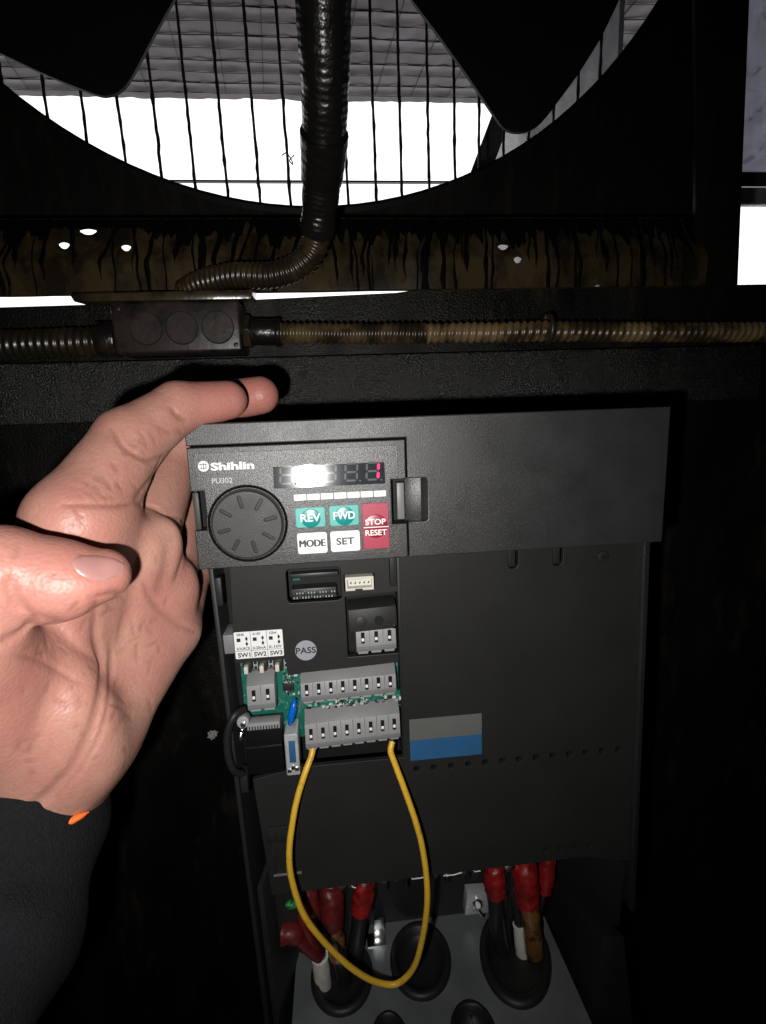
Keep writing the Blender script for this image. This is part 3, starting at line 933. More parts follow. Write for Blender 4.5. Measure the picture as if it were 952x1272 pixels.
def terminal_block(n, x0, pitch, zt, zb_, y, slope, lips=True, parent=drv):
    """grey spring terminal block: shoulder on top, sloped face with one slot and one bright test point per pole, mouth lips below"""
    x1 = x0 + n * pitch
    yb = 26
    t = hexa('terminal_block', 'terminal_grey', parent, [(x0, y, zb_ + 2.6), (x1, y, zb_ + 2.6 + slope), (x1, y + 1.2, zt - 4.2 + slope), (x0, y + 1.2, zt - 4.2),
                                               (x0, yb, zb_ + 2.6), (x1, yb, zb_ + 2.6 + slope), (x1, yb, zt - 4.2 + slope), (x0, yb, zt - 4.2)], 0.25)
    hexa('shoulder', 'terminal_dark', t, [(x0, y + 1.3, zt - 4.15), (x1, y + 1.3, zt - 4.15 + slope), (x1, y + 6.5, zt + slope), (x0, y + 6.5, zt),
                                     (x0, yb, zt - 4.15), (x1, yb, zt - 4.15 + slope), (x1, yb, zt + slope), (x0, yb, zt)], 0.15)
    hexa('foot', 'terminal_dark', t, [(x0, y + 0.5, zb_ + .3), (x1, y + 0.5, zb_ + .3 + slope), (x1, y + .1, zb_ + 2.55 + slope), (x0, y + .1, zb_ + 2.55),
                                 (x0, yb, zb_ + .3), (x1, yb, zb_ + .3 + slope), (x1, yb, zb_ + 2.55 + slope), (x0, yb, zb_ + 2.55)], 0.1)
    zc = (zb_ + 2.6 + zt - 4.2) / 2
    for k in range(n):
        x = x0 + (k + .5) * pitch
        dz = slope * (k + .5) / n
        if k:
            box('seam', 'terminal_dark', t, x - pitch / 2 - .07, x - pitch / 2 + .07, y - 0.02, y + 1.3, zb_ + 2.8 + dz, zt - 4.4 + dz)
        yy = y + 0.55
        sl = box('slot', 'slot_black', t, x - .72, x + .72, yy - 0.75, yy + .5, zc - 2.3 + dz, zc + 2.3 + dz)
        box('test_point', 'metal_glint', t, x - .62, x + .62, yy - 1.05, yy, zc - 1.3 + dz, zc + .1 + dz, 0.28)
        if lips:
            sheet('mouth', 'terminal_grey', t, [[(x - pitch * .36, zb_ - 1.5 + dz), (x + pitch * .36, zb_ - 1.5 + dz), (x + pitch * .44, zb_ + .2 + dz), (x - pitch * .44, zb_ + .2 + dz)]],
                  y + 2.0, y + 9, 0.2)
    return t

rel = terminal_block(3, 58.8, 5.8, -85.5, -100.4, 14.4, 0.5)
tb1 = terminal_block(8, 34.0, 5.15, -107.0, -119.8, 11.0, 1.0)
tb2 = terminal_block(8, 34.8, 5.15, -124.6, -140.2, 8.0, 1.6)
tb0 = terminal_block(2, 11.2, 5.9, -106.6, -121.8, 11.5, 0.4)
# control board
pcb = box('control_board', 'board_green', drv, 7.6, 78.0, 22.5, 24.2, -143, -104.5, 0.1)
rr = random.Random(3)
for k in range(96):
    x = rr.uniform(24.5, 33.2) if k < 22 else rr.uniform(36, 77)
    z = rr.uniform(-122, -110) if k < 22 else rr.uniform(-125.2, -121.6)
    hw, hh = rr.choice(((.5, .3), (.3, .5), (.8, .45), (.4, .7)))
    y_ = 22.5 if k < 22 else 14.5
    box('component', rr.choice(('component', 'component_pale', 'solder', 'cream')), pcb, x - hw, x + hw, y_ - .9, y_ + .3, z - hh, z + hh, 0.05)
ic = box('chip', 'component', pcb, 25.4, 30.2, 20.6, 22.4, -118.8, -115.2, 0.2)
for k in range(4):
    for z in (-119.6, -114.4):
        box('chip_leg', 'solder', pcb, 25.9 + k * 1.25, 26.5 + k * 1.25, 21.6, 22.4, z - .7, z + .7)
box('board_strip', 'board_green', pcb, 34.4, 77.2, 14.6, 16.0, -127, -119.5)
for k in range(3):
    x = 11.2 + 6.6 * k
    sw = box('slide_switch', 'component', pcb, x - 1.9, x + 1.9, 17.5, 22.4, -107.4, -102.0, 0.2)
    box('switch_lever', 'cream', pcb, x - .9, x + .9, 14.6, 18, -106.2, -103.0, 0.35)
    box('switch_pads', 'component_pale', pcb, x + 2.4, x + 4.4, 19.8, 22.3, -107.2, -102.2, 0.1)
    for z in (-103.6, -105.8):
        disc_cyl('via', 'component', pcb, (x + 3.4, 19.6, z), (0, -1, 0), .7, .5, 12)
# film capacitor, crystal can, plugs
bm = bmesh.new()
bmesh.ops.create_uvsphere(bm, u_segments=24, v_segments=16, radius=1.0)
q = Matrix.Rotation(math.radians(14), 3, 'Y')
for v in bm.verts:
    v.co = (q @ Vector((v.co.x * 1.75, v.co.y * 3.2, v.co.z * 6.4)) + Vector((29.6, 13.2, -124.8))) * S
link('blue_capacitor', bm_mesh(bm, 'blue_capacitor'), 'cap_blue', drv, smooth=179)
tube('capacitor_lead', 'solder', drv, [(28.5, 14, -129.5), (28.0, 15, -132), (27.6, 18, -133)], .35, seg=6)
cb = box('socket_shell', 'shell_metal', drv, 25.6, 31.6, 9.5, 22, -153.0, -133.0, 0.8, 3)
box('shell_reflection', 'sticker_and_reflection_blue', cb, 27.4, 30.2, 9.3, 9.8, -146.5, -136.0, 0.1)  # blue patch painted for the reflection on the metal shell
box('shell_tab', 'solder', cb, 26.2, 28.0, 8.8, 10, -151.0, -149.4, 0.3)
box('shell_tab', 'solder', cb, 29.4, 31.2, 8.8, 10, -150.4, -148.8, 0.3)
disc_cyl('shell_rivet', 'solder', cb, (28.7, 9.3, -148.8), (0, -1, 0), 1.0, .8, 14, .2)
bx = box('network_socket', 'black_gloss', drv, 8.6, 24.6, 12, 24, -152.6, -130.0, 0.6)
box('socket_comb', 'terminal_grey', bx, 10.4, 24.2, 10.6, 16, -130.2, -127.0, 0.2)
for k in range(11):
    x = 11.4 + k * 1.18
    box('comb_tooth', 'slot_black', bx, x - .22, x + .22, 10.4, 11.2, -130.6, -128.4)
box('socket_seam', 'component', bx, 9, 24.2, 11.7, 12.2, -139.4, -139.0)
fr = disc_cyl('screw_post', 'terminal_grey', drv, (9.0, 12.5, -126.0), (0, -1, 0.2), 2.6, 6, 24, .4)
disc_cyl('screw_head', 'bright_metal', drv, (9.2, 9.2, -126.0), (0, -1, 0.2), 1.2, 1.2, 12, .3)
tube('screw_tie', 'bright_metal', drv, [(9.2, 9.5, -126.5), (8.2, 9.2, -129.5), (7.2, 9.6, -133.5)], lambda i, s, a: .9 + .25 * math.sin(s * 4), seg=8, n=20)
tube('cable_loop', 'rubber', drv, [(9.5, 13, -121.2), (5.6, 9.0, -122.0), (2.6, 8.0, -129), (2.0, 8, -139), (3.4, 9, -147), (6.2, 12, -151.5)],
     lambda i, s, a: 1.6, seg=12, n=40)
box('hinge_tab', 'side_plastic', drv, 2.4, 5.0, 12.2, 16, -74, -62, 0.4)
box('hinge_tab', 'terminal_dark', drv, 2.6, 7.2, 15, 28, -96.5, -88.0, 0.4)
box('cable_latch', 'side_plastic', drv, 5.0, 8.2, 12, 20, -161, -152.8, 0.4)
# stickers and print
st = sheet('switch_sticker', 'print_white', drv, [rrect(7.3, 27.6, -99.5, -87.4, 0.5, 3)], 15.85, 16.0)
box('sticker_line', 'print_black', st, 7.5, 27.4, 15.8, 15.9, -96.12, -95.98)
for x in (14.1, 20.9):
    box('sticker_line', 'print_black', st, x - .08, x + .08, 15.8, 15.9, -99.4, -87.5)
for k, (a, b, c_) in enumerate((('SINK', 'SOURCE', 'SW1'), ('0-10V', '0-20mA', 'SW2'), ('4-20mA', '0-10V', 'SW3'))):
    x = 7.5 + 6.75 * k
    text('lettering', 'print_black', st, a, x + .9, x + 4.2, -89.2, -88.0, 15.82, bold=.015, thick=.05)
    text('lettering', 'print_black', st, b, x + .5, x + 6.0, -95.6, -94.3, 15.82, bold=.015, thick=.05)
    text('lettering', 'print_black', st, c_, x + .8, x + 6.0, -98.9, -96.8, 15.82, bold=.025, thick=.05)
    box('switch_mark', 'print_black', st, x + .8, x + 2.4, 15.8, 15.9, -91.8, -90.2)
    for z in (-90.6, -92.9):
        sheet('arrow_mark', 'print_black', st, [[(x + 4.9, z + 1.1), (x + 5.5, z), (x + 4.9, z - 1.1), (x + 4.3, z)]], 15.8, 15.9)
pas = disc_cyl('inspection_sticker', 'pass_grey', drv, (37.0, 15.93, -97.9), (0, -1, 0), 4.6, .1, 40)
text('lettering', 'print_black', pas, 'PASS', 32.7, 41.3, -99.3, -96.4, 15.86, bold=.018, thick=.05)
lb = box('panel_sticker', 'sticker_grey', drv, 80.8, 114.0, 13.85, 14.0, -144.2, -133.8)
box('sticker_band', 'sticker_and_reflection_blue', lb, 80.8, 114.0, 13.84, 14.0, -154.4, -144.25)
# moulded marks at the lower left of the front panel
mk = box('moulded_plate', 'side_plastic', drv, 14, 29, 12.6, 14, -188.4, -180.6, 0.3)
for k in range(4):
    box('moulded_mark', 'inner_plastic', mk, 15.4 + 3.3 * k, 17.6 + 3.3 * k, 12.2, 12.7, -186.8, -182.4, 0.2)
box('panel_rib', 'light_tab', drv, 15.6, 28.5, 13.2, 14.0, -207.0, -206.1, 0.15)
box('panel_rib', 'side_plastic', drv, 16.0, 17.2, 13.0, 14.2, -205.5, -190.5, 0.2)

# ---- wiring chamber
wall('chamber_wall', 'side_plastic', 3.5, 6.0, 15, 18.5, 16.8, 78, -215, -330, 0.3)
hexa('chamber_wall', 'deep_plastic', drv, [(187, 15.5, -225), (189, 15.5, -225), (187, 15.5, -262), (186, 15.5, -262), (163.5, 76, -225), (166, 76, -225), (166, 76, -330), (163.5, 76, -330)], 0.2)
hexa('chamber_wall', 'deep_plastic', drv, [(163.5, -5, -330), (189, -5, -330), (187.4, 12, -264), (176, 12, -264), (163.5, 70, -330), (166, 70, -330), (166, 70, -270), (163.6, 70, -270)], 0.3)
box('chamber_back', 'side_plastic', drv, 8, 188, 66, 69, -306, -160)
tr = box('terminal_rail', 'inner_plastic', drv, 16, 166, 46, 66, -250.5, -228, 0.8)
for k in range(13):
    x = 24 + k * 11.2
    box('barrier', 'side_plastic', tr, x - .7, x + .7, 40, 46, -251, -226, 0.3)
for px, py in ((477, 1089), (492, 1086), (514, 1084), (540, 1082), (556, 1081), (576, 1078), (590, 1076), (632, 1074), (425, 1096), (437, 1094)):
    p = at(px, py + 3, 24)
    disc_cyl('terminal_screw', 'solder', tr, tuple(p), (0, -1, 0.5), 2.1, 2.5, 14, .5)
for pl in (((511, 1083), (512, 1092), (522, 1091), (531, 1089)), ((553, 1081), (556, 1089)), ((551, 1088), (564, 1087), (574, 1084)), ((588, 1076), (590, 1083), (597, 1082)),
           ((436, 1094), (438, 1102), (442, 1103))):
    tube('terminal_edge', 'metal_glint', tr, [at(x, y, 19) for x, y in pl], .28, seg=6)  # white strips stand in for silver glints on the terminal edges
# gland plate with oval openings and grommets
GP = -300
groms = [(87, 42, 17.2, 21.5, 0.05), (43, 39, 17.0, 20.5, 0.0), (140, 38, 20.0, 27.5, 0.14), (65.5, 4, 9.5, 14, 0), (107, 2.5, 11.5, 15.5, 0)]
def oval(cx, cy, a, b, sk, n=44):
    return [(cx + a * math.cos(t) + sk * b * math.sin(t), cy + b * math.sin(t)) for t in [2 * PI * k / n for k in range(n)]]
gp = sheet('gland_plate', 'galvanised', drv, [[(17, -40), (167, -40), (165, 66), (17.6, 66)]] + [oval(cx, cy, a - 1.5, b - 1.5, sk) for cx, cy, a, b, sk in groms], GP - 2, GP, 0.1, 'XY')
for cx, cy, a, b, sk in groms:
    bm = bmesh.new()
    pr = [(1.0, -2.5), (1.0, 1.0), (0.95, 2.6), (0.86, 3.0), (0.78, 2.2), (0.72, -1.0), (0.62, -3.0), (0.42, -4.2)]
    rings = []
    for k in range(44):
        t = 2 * PI * k / 44
        rings.append([bm.verts.new(Vector((cx + f_ * (a * math.cos(t) + sk * b * math.sin(t)), cy + f_ * b * math.sin(t), GP + h)) * S) for f_, h in pr])
    for k in range(44):
        for j in range(len(pr) - 1):
            bm.faces.new((rings[k][j], rings[(k + 1) % 44][j], rings[(k + 1) % 44][j + 1], rings[k][j + 1]))
    if cy > 20 and cx < 60 or cx > 120:
        pass
    bm.faces.new([r[-1] for r in rings])
    link('grommet', bm_mesh(bm, 'grommet'), 'rubber', gp, smooth=50)
for cx, cy in ((65.5, 4), (107, 2.5)):
    disc_cyl('grommet_post', 'bright_metal', gp, (cx, cy + 6, GP + 1.5), (0, 0.3, 1), .5, 6, 8)
# earth tab and screw bracket at the back of the plate
et = box('earth_tab', 'bright_metal', drv, 62.2, 68.6, 57, 58.4, -301, -287, 0.4)
box('earth_foot', 'bright_metal', et, 58, 69, 52, 60, -300.2, -299.2, 0.2)
bp_ = [at(*q_, 58) for q_ in ((578, 1138), (608, 1134), (605, 1110), (581, 1112))]
br = hexa('earth_bracket', 'shell_metal', drv, [tuple(p) for p in bp_] + [(p[0], 65.5, p[2]) for p in bp_], 0.5)
bc = at(593, 1122, 57)
disc_cyl('bracket_screw', 'bright_metal', br, tuple(bc), (0, -1, 0.3), 3.4, 3, 6, .5)
disc_cyl('screw_head', 'metal_glint', br, (bc[0], bc[1] - 2, bc[2] + .6), (0, -1, 0.3), 1.6, 2.2, 16, .5)
tube('screw_tail', 'bright_metal', br, [(bc[0], bc[1] - 2.5, bc[2] - 2), (bc[0] + 1.5, bc[1] - 3.2, bc[2] - 4.5), (bc[0] + 2.5, bc[1] - 3.5, bc[2] - 6)], 1.0, seg=8)
sheet('hanger_plate', 'side_plastic', drv, [rrect(10, 26, -262, -226, 2)], 30, 33, 0.3)

# ================================================================== CABLES
def power_cable(label, pts_cable, boot=None, boot_m='boot_red', tape=None, marker=None, r=4.0, br=5.0, base=None):
    base = base or pts_cable[-1]
    c = empty('power_cable', tuple(base), label, 'cable', 'power cables rising from the gland plate to the terminals')
    tube('conductor', 'cable_black', c, pts_cable, r, seg=14, n=36)
    if boot:
        Lb = sum(np.linalg.norm(np.array(q) - np.array(p)) for p, q in zip(boot, boot[1:]))
        f = lambda i, s, a: br * (0.80 + 0.24 * math.sin(min(s / 7, 1.6)) - 0.22 * max(0, s / Lb - .6) + 0.10 * abs(math.sin(a * 1.0 + br)) + 0.22 * noise.noise((s * .4, math.cos(a) * 1.4, math.sin(a) * 1.4 + br + boot[0][0])))
        bt = tube('boot', boot_m, c, boot, f, seg=18, n=20)
        b0, b1 = np.array(boot[0]), np.array(boot[1])
        ud = (b0 - b1) / np.linalg.norm(b0 - b1)
        for sx, hh in ((-1, 4.6), (1, 5.6)):           # the split end of the boot around the terminal
            q0 = b0 + np.array([sx * br * .5, -br * .25, 0]) - ud * 4
            tube('boot_flap', boot_m, bt, [q0, q0 + ud * 5 + np.array([sx * .4, 0, 0]), q0 + ud * (4 + hh) + np.array([sx * .9, 0, 0])],
                 lambda i, s, a, hh=hh: (br * .42 - 0.16 * s * br / 6) * (1 + .25 * math.cos(2 * a)), seg=10, n=8)
        disc_cyl('lug', 'deep_plastic', c, tuple(b0 + ud * 2.5), tuple(ud), br * .55, 6, 14, .5)
    if tape:
        tube('tape', 'tape_brown', c, tape, r * 1.13, seg=14, n=16, wob=0.12)
    if marker:
        tube('marker_sleeve', 'marker_white', c, marker, r * 1.28, seg=16, n=10, wob=0.05)
    return c

A = at
power_cable('upright cable with narrow dark red boot and white marker sleeve, leftmost in left bundle',
            [A(383, 1092, 42), A(387, 1130, 38), A(396, 1180, 36), A(402, 1230, 40), A(405, 1270, 50)],
            [A(381, 1090, 40), A(384, 1112, 37), A(391, 1140, 35)], 'boot_dark_red', None,
            [A(397.5, 1188, 35.5), A(400, 1208, 37), A(402, 1226, 39)], r=3.6, br=4.3)
power_cable('cable with wide dark red boot over brown tape in the left bundle',
            [A(412, 1090, 40), A(412, 1130, 35), A(417, 1170, 33), A(427, 1210, 36), A(431, 1262, 50)],
            [A(412, 1091, 38), A(412, 1118, 34), A(414, 1150, 32)], 'boot_dark_red',
            [A(413.5, 1146, 33), A(416.5, 1165, 32.5), A(420.5, 1186, 33)],
            [A(428.5, 1226, 39.5), A(429.5, 1238, 42)], r=4.2, br=5.6)
power_cable('black cable with bright red boot beside the shiny earth tab',
            [A(452, 1086, 42), A(450, 1120, 38), A(446, 1150, 37), A(440, 1190, 40), A(436, 1250, 52)],
            [A(454, 1086, 40), A(452, 1106, 37), A(449, 1132, 36)], 'boot_red', r=4.2, br=5.2)
power_cable('black cable with red boot next to the screw bracket',
            [A(616, 1072, 42), A(616, 1110, 40), A(618, 1150, 40), A(626, 1190, 44), A(630, 1230, 52)],
            [A(615, 1070, 40), A(615, 1090, 38), A(616, 1110, 38)], 'boot_red', r=4.3, br=5.4)
power_cable('cable wrapped in glossy brown tape with tall red boot in the right bundle',
            [A(653, 1066, 42), A(656, 1110, 36), A(660, 1150, 35), A(664, 1190, 38), A(662, 1245, 52)],
            [A(651, 1064, 40), A(653, 1092, 36), A(656, 1122, 34)], 'boot_red',
            [A(657, 1116, 34.5), A(660.5, 1148, 33.5), A(664, 1184, 36)], r=4.4, br=6.2)
power_cable('cable with small bright red boot at the far right',
            [A(682, 1064, 44), A(678, 1095, 44), A(668, 1130, 46), A(660, 1180, 50), A(656, 1235, 56)],
            [A(682, 1062, 42), A(680, 1080, 41), A(676, 1104, 42)], 'boot_red', r=3.4, br=4.3)
power_cable('thin cable with long white marker sleeve inside the right grommet',
            [A(640, 1112, 46), A(645, 1145, 42), A(650, 1180, 42), A(656, 1215, 46), A(660, 1250, 56)], None, None, None,
            [A(645.5, 1148, 41.5), A(648.5, 1178, 41), A(653, 1204, 44)], r=2.9)
power_cable('plain black cable between the two dark red boots on the left',
            [A(396, 1094, 46), A(398, 1130, 42), A(404, 1170, 42), A(414, 1210, 44), A(418, 1255, 54)], r=3.3)
power_cable('plain black cable left of the bright red boot in the left bundle',
            [A(436, 1090, 47), A(436, 1125, 43), A(434, 1165, 42), A(432, 1205, 44), A(430, 1255, 54)], r=3.5)
power_cable('plain black cable behind the brown taped one in the right bundle',
            [A(637, 1080, 50), A(636, 1110, 48), A(630, 1150, 48), A(636, 1195, 50), A(642, 1240, 58)], r=3.3)
# dangling red lug at the left
lug = empty('spare_cable', tuple(A(410, 1230, 45)), 'dangling dark red insulated lug hanging left of the cable bundle', 'cable')
tube('tail', 'cable_black', lug, [A(395, 1188, 34), A(404, 1210, 40), A(410, 1245, 50)], 2.6, n=16)
tube('boot', 'boot_dark_red', lug, [A(350, 1160, 28), A(364, 1160, 28), A(378, 1172, 30), A(396, 1188, 33)],
     lambda i, s, a: (5.2 if s < 9 else 4.2 - 0.03 * s) * (1 + .15 * noise.noise((s * .3, a, 1))), seg=16, n=24)
tube('strand', 'boot_dark_red', lug, [A(374, 1132, 32), A(378, 1150, 30), A(388, 1170, 31), A(397, 1186, 34)], 2.5, seg=10, n=20, wob=.2)
gt = empty('green_tag', tuple(A(363, 1124, 26)), 'small crumpled green cable tag beside the yellow wire', 'tag')
bm = bmesh.new()
bmesh.ops.create_icosphere(bm, subdivisions=3, radius=1.0)
ctr = Vector(A(362, 1124, 24))
for v in bm.verts:
    k = 1 + .5 * noise.noise(v.co * 1.6 + Vector((3, 1, 2)))
    v.co = (ctr + Vector((v.co.x * 2.6 * k, v.co.y * 1.8 * k, v.co.z * 2.3 * k))) * S
link('fold', bm_mesh(bm, 'fold'), 'green_tag', gt, smooth=60)
tube('string', 'solder', gt, [A(362, 1121, 23), A(366, 1114, 22), A(368, 1106, 20)], .4, seg=6)

# yellow jumper wire
yp = [A(389, 930, 11), A(386, 940, 9), A(377, 968, 5), A(366, 1010, 1), A(360, 1050, -1), A(362, 1090, -2), A(374, 1130, -2), A(396, 1163, -1), A(424, 1192, 1), A(452, 1213, 3),
      A(475, 1222, 4), A(494, 1222, 4), A(509, 1209, 3), A(520, 1186, 1), A(528, 1148, -1), A(531, 1105, -2), A(526, 1060, -1), A(516, 1018, 1), A(502, 978, 4), A(491, 951, 7),
      A(485.5, 934, 9), A(487.5, 921, 11)]
yw = empty('jumper_wire', tuple(yp[10]), 'yellow wire looping down from the lower grey terminal row', 'wire')
ypath = [p + np.array([noise.noise((i * .09, 0, 0)), noise.noise((i * .09, 5, 0)), noise.noise((i * .09, 9, 3))]) * 0.55 * min(1, i / 8, (140 - i) / 8) for i, p in enumerate(spline(yp, 140))]
tube('insulation', 'wire_yellow', yw, ypath, 1.36, seg=16, wob=0.03)
tube('bare_end', 'bright_metal', yw, [A(389.5, 927.5, 12), A(388.6, 932, 10.6)], .8, seg=8)
tube('bare_end', 'bright_metal', yw, [A(488, 917.5, 12), A(487.3, 922.5, 10.8)], .8, seg=8)

# scrap of lint on the panel
bm = bmesh.new()
bmesh.ops.create_icosphere(bm, subdivisions=3, radius=1.0)
ctr = Vector(A(264, 913, 131))
for v in bm.verts:
    k = 1 + .9 * noise.noise(v.co * 2.3)
    v.co = (ctr + Vector((v.co.x * 2.6 * k, v.co.y * 2.0 * k, v.co.z * 2.6 * k))) * S
lint = link('lint_scrap', bm_mesh(bm, 'lint_scrap'), 'lint', None, smooth=60)
tag(lint, 'tiny pale scrap of lint stuck to the panel left of the drive', 'lint')

# ================================================================== THE HAND
def J(px, py, Y, r):
    return np.append(at(px, py, Y), r)


def sd_cone(P, a, b):
    """round cone between two spheres (approximate, radius interpolated)"""
    pa = P - a[:3]
    ba = b[:3] - a[:3]
    h = np.clip((pa @ ba) / (ba @ ba), 0, 1)
    d = np.sqrt(((pa - h[:, None] * ba) ** 2).sum(1))
    return d - (a[3] + (b[3] - a[3]) * h)


def sd_ell(P, c, ax, rad):
    q = (P - c) @ np.array(ax).T
    rad = np.array(rad)
    k0 = np.sqrt(((q / rad) ** 2).sum(1))
    k1 = np.sqrt(((q / rad ** 2) ** 2).sum(1)) + 1e-9
    return k0 * (k0 - 1.0) / k1


def smin(a, b, k):
    h = np.clip(0.5 + 0.5 * (b - a) / k, 0, 1)
    return b + (a - b) * h - k * h * (1 - h)


def basis(d, up):
    d = np.array(d, float); d /= np.linalg.norm(d)
    u = np.array(up, float); u -= d * (u @ d); u /= np.linalg.norm(u)
    return [d, u, np.cross(d, u)]


IDX = [J(96, 650, -33, 14.2), J(160, 549, -12, 11.2), J(222, 506, 1, 8.9), J(283, 497, 9, 7.2)]
MID = [J(168, 690, -14, 12.8), J(214, 575, 20, 9.8), J(258, 502, 30, 8.6), J(323, 491, 26, 7.6)]
RNG = [J(196, 735, -6, 12.4), J(232, 645, 28, 9.2), J(236, 585, 52, 8.0), J(238, 560, 66, 7.0)]
PNK = [J(207, 782, -4, 11.8), J(236, 712, 24, 8.4), J(243, 660, 44, 7.4), J(244, 640, 56, 6.6)]
THB = [J(20, 925, -46, 15.0), J(-62, 800, -66, 14.4), J(2, 714, -63, 12.2), J(68, 718, -60, 9.9), J(128, 714, -56, 7.0)]
WR = J(-5, 1035, -40, 24.0)
FA = J(-50, 1130, -56, 23.0)


def hand_sdf(P):
    def chain(js, k=2.5):
        d = sd_cone(P, js[0], js[1])
        for a, b in zip(js[1:], js[2:]):
            d = smin(d, sd_cone(P, a, b), k)
        return d
    fi, fm, fr_, fp = chain(IDX), chain(MID), chain(RNG), chain(PNK)
    # palm pads between the knuckles and the wrist
    palm = sd_cone(P, IDX[0], J(40, 900, -28, 19))
    palm = smin(palm, sd_cone(P, MID[0], J(60, 930, -24, 17)), 9)
    palm = smin(palm, sd_cone(P, RNG[0], J(85, 930, -30, 15)), 8)
    palm = smin(palm, sd_cone(P, PNK[0], J(112, 912, -32, 14.5)), 7)
    palm = smin(palm, sd_cone(P, J(112, 912, -32, 14.5), J(58, 985, -38, 16)), 8)
    palm = smin(palm, sd_cone(P, J(40, 930, -30, 20), WR), 12)
    palm = smin(palm, sd_cone(P, WR, FA), 8)
    # pads under each finger root
    palm = smin(palm, sd_ell(P, at(132, 664, -24), basis((1, 0, -.2), (0, 1, 0)), (12, 7, 10)), 9)
    palm = smin(palm, sd_ell(P, at(190, 688, -15), basis((1, 0, -.6), (0, 1, 0)), (8, 5.5, 13)), 8)
    palm = smin(palm, sd_ell(P, at(210, 740, -7), basis((1, 0, -.6), (0, 1, 0)), (8, 5.5, 13)), 8)
    d = smin(palm, fi, 5.0)
    d = smin(d, fm, 4.0)
    d = smin(d, fr_, 3.5)
    d = smin(d, fp, 3.5)
    # thenar mass and thumb
    then = sd_ell(P, at(24, 890, -46), basis((0.55, 0, -0.85), (0, 1, 0)), (33, 14, 25))
    d = smin(d, then, 11.0)
    th = sd_cone(P, THB[0], THB[1])
    th = smin(th, sd_cone(P, THB[1], THB[2]), 6)
    td = smin(sd_cone(P, THB[2], THB[3]), sd_cone(P, THB[3], THB[4]), 3)
    td = smin(td, sd_ell(P, at(62, 733, -62), basis((1, 0, .05), (0, 1, 0)), (14, 7.8, 8.0)), 4)
    th = smin(th, td, 1.6)
    d = smin(d, smin(sd_cone(P, THB[1], J(55, 845, -42, 12)), th, 4), 2.6)
    return d


def trace(pts, f):
    d = np.array([CAMR.T @ np.array([(p[0] - IW / 2) / FPX, (p[1] - IH / 2) / FPX, 1.0]) for p in pts])
    d /= np.linalg.norm(d, axis=1)[:, None]
    t = np.full(len(d), 90.0)
    for _ in range(110):
        v = f(CAMC + d * t[:, None])
        t = np.where(t < 420, t + np.where(v > 0.04, v, 0) * 0.7, t)
    return CAMC + d * t[:, None], t < 400


CREASES = [  # polyline in the view, depth mm, width mm
    ([(137, 532), (152, 553), (168, 564), (186, 571), (204, 566)], 0.8, 0.9),           # index, middle joint
    ([(146, 545), (160, 562), (182, 574)], 0.35, 0.7),
    ([(211, 506), (222, 517), (232, 522)], 0.7, 0.9),                                    # index, last joint
    ([(78, 628), (110, 627), (145, 628), (166, 626)], 0.7, 0.8),                         # index root
    ([(166, 624), (190, 630), (208, 640), (224, 644)], 1.0, 1.0),                        # middle root
    ([(168, 620), (180, 606), (192, 588), (202, 566)], 1.0, 1.1),                        # between index and middle
    ([(224, 644), (230, 655), (228, 690), (218, 720)], 0.5, 1.2),
    ([(172, 718), (184, 737), (200, 757), (222, 775), (242, 786)], 1.1, 1.0),            # heart line
    ([(112, 742), (146, 738), (160, 755), (166, 790)], 0.7, 0.9),                        # head line
    ([(118, 748), (120, 790), (128, 830), (126, 870), (112, 915), (88, 960), (45, 1000), (0, 1022)], 1.5, 1.6),   # life line
    ([(138, 800), (138, 850), (128, 900), (104, 948), (70, 990)], 0.7, 1.2),
    ([(163, 752), (152, 770), (145, 800)], 0.5, 0.8),
    ([(182, 640), (178, 680), (172, 715), (160, 765), (150, 800)], 0.7, 3.0),            # valley index / middle
    ([(214, 665), (208, 705), (196, 740)], 0.7, 2.4),
    ([(16, 716), (12, 730), (20, 748), (40, 763)], 1.2, 1.1),                            # thumb joint
    ([(0, 797), (20, 790), (38, 776), (42, 764)], 1.2, 1.2),
    ([(50, 765), (70, 775), (90, 800), (118, 820)], 0.6, 1.6),
    ([(20, 815), (50, 822), (80, 840), (100, 850)], 0.4, 1.0),
    ([(60, 985), (40, 1002), (10, 1015)], 0.6, 1.2),
]
rnd = random.Random(11)
for k in range(105):                                   # fine secondary lines of the palm and finger pads
    if k < 76:
        x, y = rnd.uniform(20, 215), rnd.uniform(650, 960)
        a = rnd.choice((math.radians(100), math.radians(35), math.radians(140))) + rnd.uniform(-.35, .35)
    else:
        t = rnd.random()
        x, y = 100 + 110 * t + rnd.uniform(-22, 22), 625 - 105 * t + rnd.uniform(-18, 18)
        a = math.radians(40) + rnd.uniform(-.4, .4)
    L = rnd.uniform(8, 26)
    CREASES.append(([(x, y), (x + L * .5 * math.cos(a) + rnd.uniform(-2, 2), y + L * .5 * math.sin(a) + rnd.uniform(-2, 2)), (x + L * math.cos(a), y + L * math.sin(a))],
                    rnd.uniform(.14, .34), rnd.uniform(.5, .85)))
_pp, _pd = [], []
for pl, dep, wid in CREASES:
    q_ = spline(pl, max(8, int(sum(math.dist(a, b) for a, b in zip(pl, pl[1:])) / 2.2)))
    for i, p in enumerate(q_):
        e = min(1.0, 0.25 + 3.0 * min(i, len(q_) - 1 - i) / len(q_))
        _pp.append(p); _pd.append((dep * e * (1.35 if dep > .35 else 1.0), wid))
for p, d_, w_ in (((30, 858), .25, 1.0), ((28, 860), .2, .9), ((86, 650), .4, .5), ((88, 651.5), .5, .5), ((90, 653), .4, .5)):
    _pp.append(p); _pd.append((d_, w_))
_h, _ok = trace(_pp, hand_sdf)
crease_pts = [(h, d_, w_) for h, o_, (d_, w_) in zip(_h, _ok, _pd) if o_]


